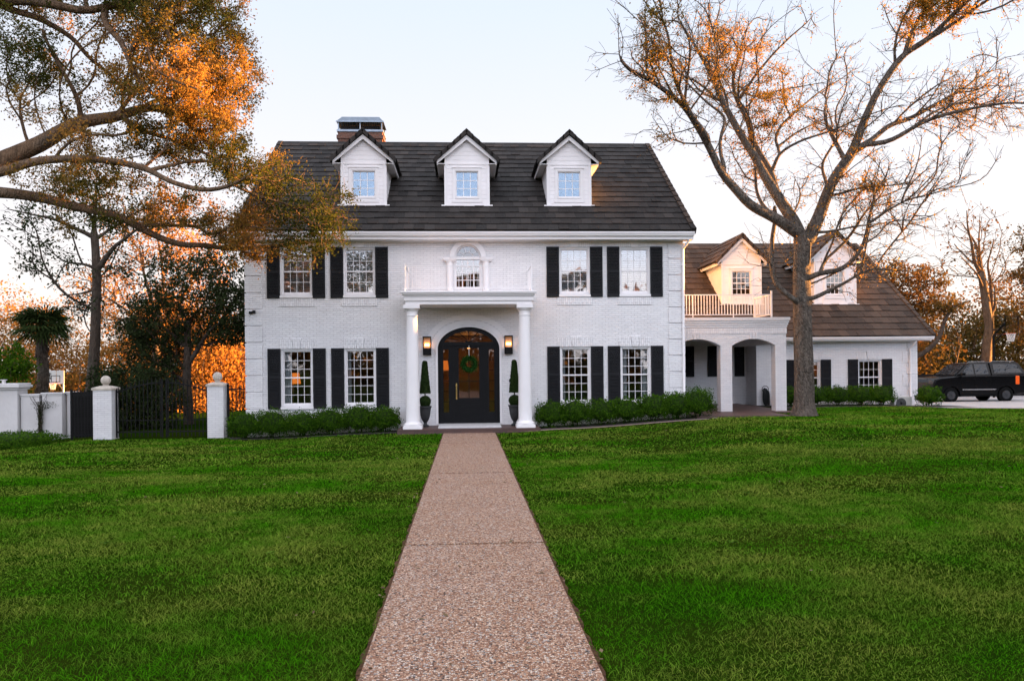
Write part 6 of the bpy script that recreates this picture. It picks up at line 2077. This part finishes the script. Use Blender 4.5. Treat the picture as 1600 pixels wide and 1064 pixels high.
def side_glass(mb, poly, off=.012):
    q = tv(poly); n = len(q); zlo, zhi = tz + 1.26, tz + 1.95
    for s, y in ((1, TY + .03 - off), (-1, TY + TW - .03 + off)):
        vs = [(a, y + s * .22 * (z - zlo) / (zhi - zlo), z) for a, z in q]
        mb.add(vs + [(v[0], v[1] + s * .008, v[2]) for v in vs], [tuple(range(n)), tuple(range(n, 2 * n))] + [(k, (k + 1) % n, n + (k + 1) % n, n + k) for k in range(n)])
for poly in ([(1.42, 1.36), (1.78, 1.76), (2.0, 1.84), (2.04, 1.84), (2.04, 1.36)], [(2.12, 1.36), (2.12, 1.845), (2.72, 1.85), (2.78, 1.36)], [(3.06, 1.40), (3.06, 1.84), (4.16, 1.83), (4.26, 1.78), (4.46, 1.42)]):
    b = MB(); side_glass(b, poly); build(b, 'side_window', 'carglass', tr_)
b = MB(); q = tv([(1.16, 1.34), (1.70, 1.80)])
b.add([(q[0][0] - .012, TY + .14, q[0][1]), (q[0][0] - .012, TY + TW - .14, q[0][1]), (q[1][0] - .012, TY + TW - .26, q[1][1]), (q[1][0] - .012, TY + .26, q[1][1])], [(0, 1, 2, 3)]); build(b, 'windscreen', 'carglass', tr_)
for cx in (W1, W2):
    for y, s in ((TY + .02, 1), (TY + TW - .02, -1)):
        w = MB(); prof = [(.20, 0), (.335, 0), (.362, .02), (.365, .12), (.362, .22), (.335, .24), (.20, .24)]
        w.lathe(prof, (0, 0, 0), 28); w.v = [(tx0 + cx + a, y + s * c, tz + .365 + b_) for a, b_, c in w.v]
        wo = build(w, 'wheel', 'rubber', tr_, smooth='auto')
        w = MB()
        w.lathe([(.01, .03), (.20, .035), (.215, .01), (.22, .03)], (0, 0, 0), 24)
        w.v = [(tx0 + cx + a, y + s * (.03 - c), tz + .365 + b_) for a, b_, c in w.v]
        for k in range(6):
            a = math.pi * k / 3
            w.beam((tx0 + cx + .03 * math.cos(a), y - s * .012, tz + .365 + .03 * math.sin(a)), (tx0 + cx + .2 * math.cos(a), y - s * .012, tz + .365 + .2 * math.sin(a)), .02, .05)
        build(w, 'rim', 'wheel', wo)
b = MB(); b.box(tx0 + 1.42, tx0 + 3.1, TY - .012, TY + .02, tz + .60, tz + .645); build(b, 'side_moulding', 'chrome', tr_, bevel=.005)
b = MB()
for x in (2.02, 2.72): b.box(tx0 + x - .07, tx0 + x + .07, TY - .03, TY + .02, tz + 1.10, tz + 1.13)
build(b, 'door_handle', 'carpaint', tr_, bevel=.005)
b = MB()
for x in (1.36, 2.08, 2.84): b.box(tx0 + x - .004, tx0 + x + .004, TY - .004, TY + .03, tz + .62, tz + 1.30)
build(b, 'door_seam', 'rubber', tr_)
b = MB(); b.box(tx0 + 1.9, tx0 + 2.75, TY + .27, TY + .30, tz + 1.945, tz + 1.975); b.box(tx0 + 3.05, tx0 + 4.2, TY + .27, TY + .30, tz + 1.95, tz + 1.98); build(b, 'roof_rack', 'chrome', tr_, bevel=.005)
b = MB(); b.box(tx0 + 1.30, tx0 + 1.48, TY - .20, TY - .02, tz + 1.30, tz + 1.45); build(b, 'mirror', 'carpaint', tr_, bevel=.03)
b = MB(); b.box(tx0 + 4.08, tx0 + 4.27, TY - .012, TY + .05, tz + .86, tz + 1.27); build(b, 'tail_lamp', 'tail', tr_, bevel=.015)
b = MB(); b.box(tx0 - .015, tx0 + .16, TY + .06, TY + .42, tz + .92, tz + 1.08); b.box(tx0 - .015, tx0 + .16, TY + TW - .42, TY + TW - .06, tz + .92, tz + 1.08); build(b, 'headlight', 'headlamp', tr_, bevel=.02)
b = MB(); b.box(tx0 - .06, tx0 + .25, TY + .04, TY + TW - .04, tz + .40, tz + .62); b.box(tx0 + 4.68, tx0 + 4.90, TY + .04, TY + TW - .04, tz + .48, tz + .66); b.box(tx0 + 1.3, tx0 + 3.2, TY + .0, TY + .16, tz + .30, tz + .36); build(b, 'bumper', 'rubber', tr_, bevel=.02)
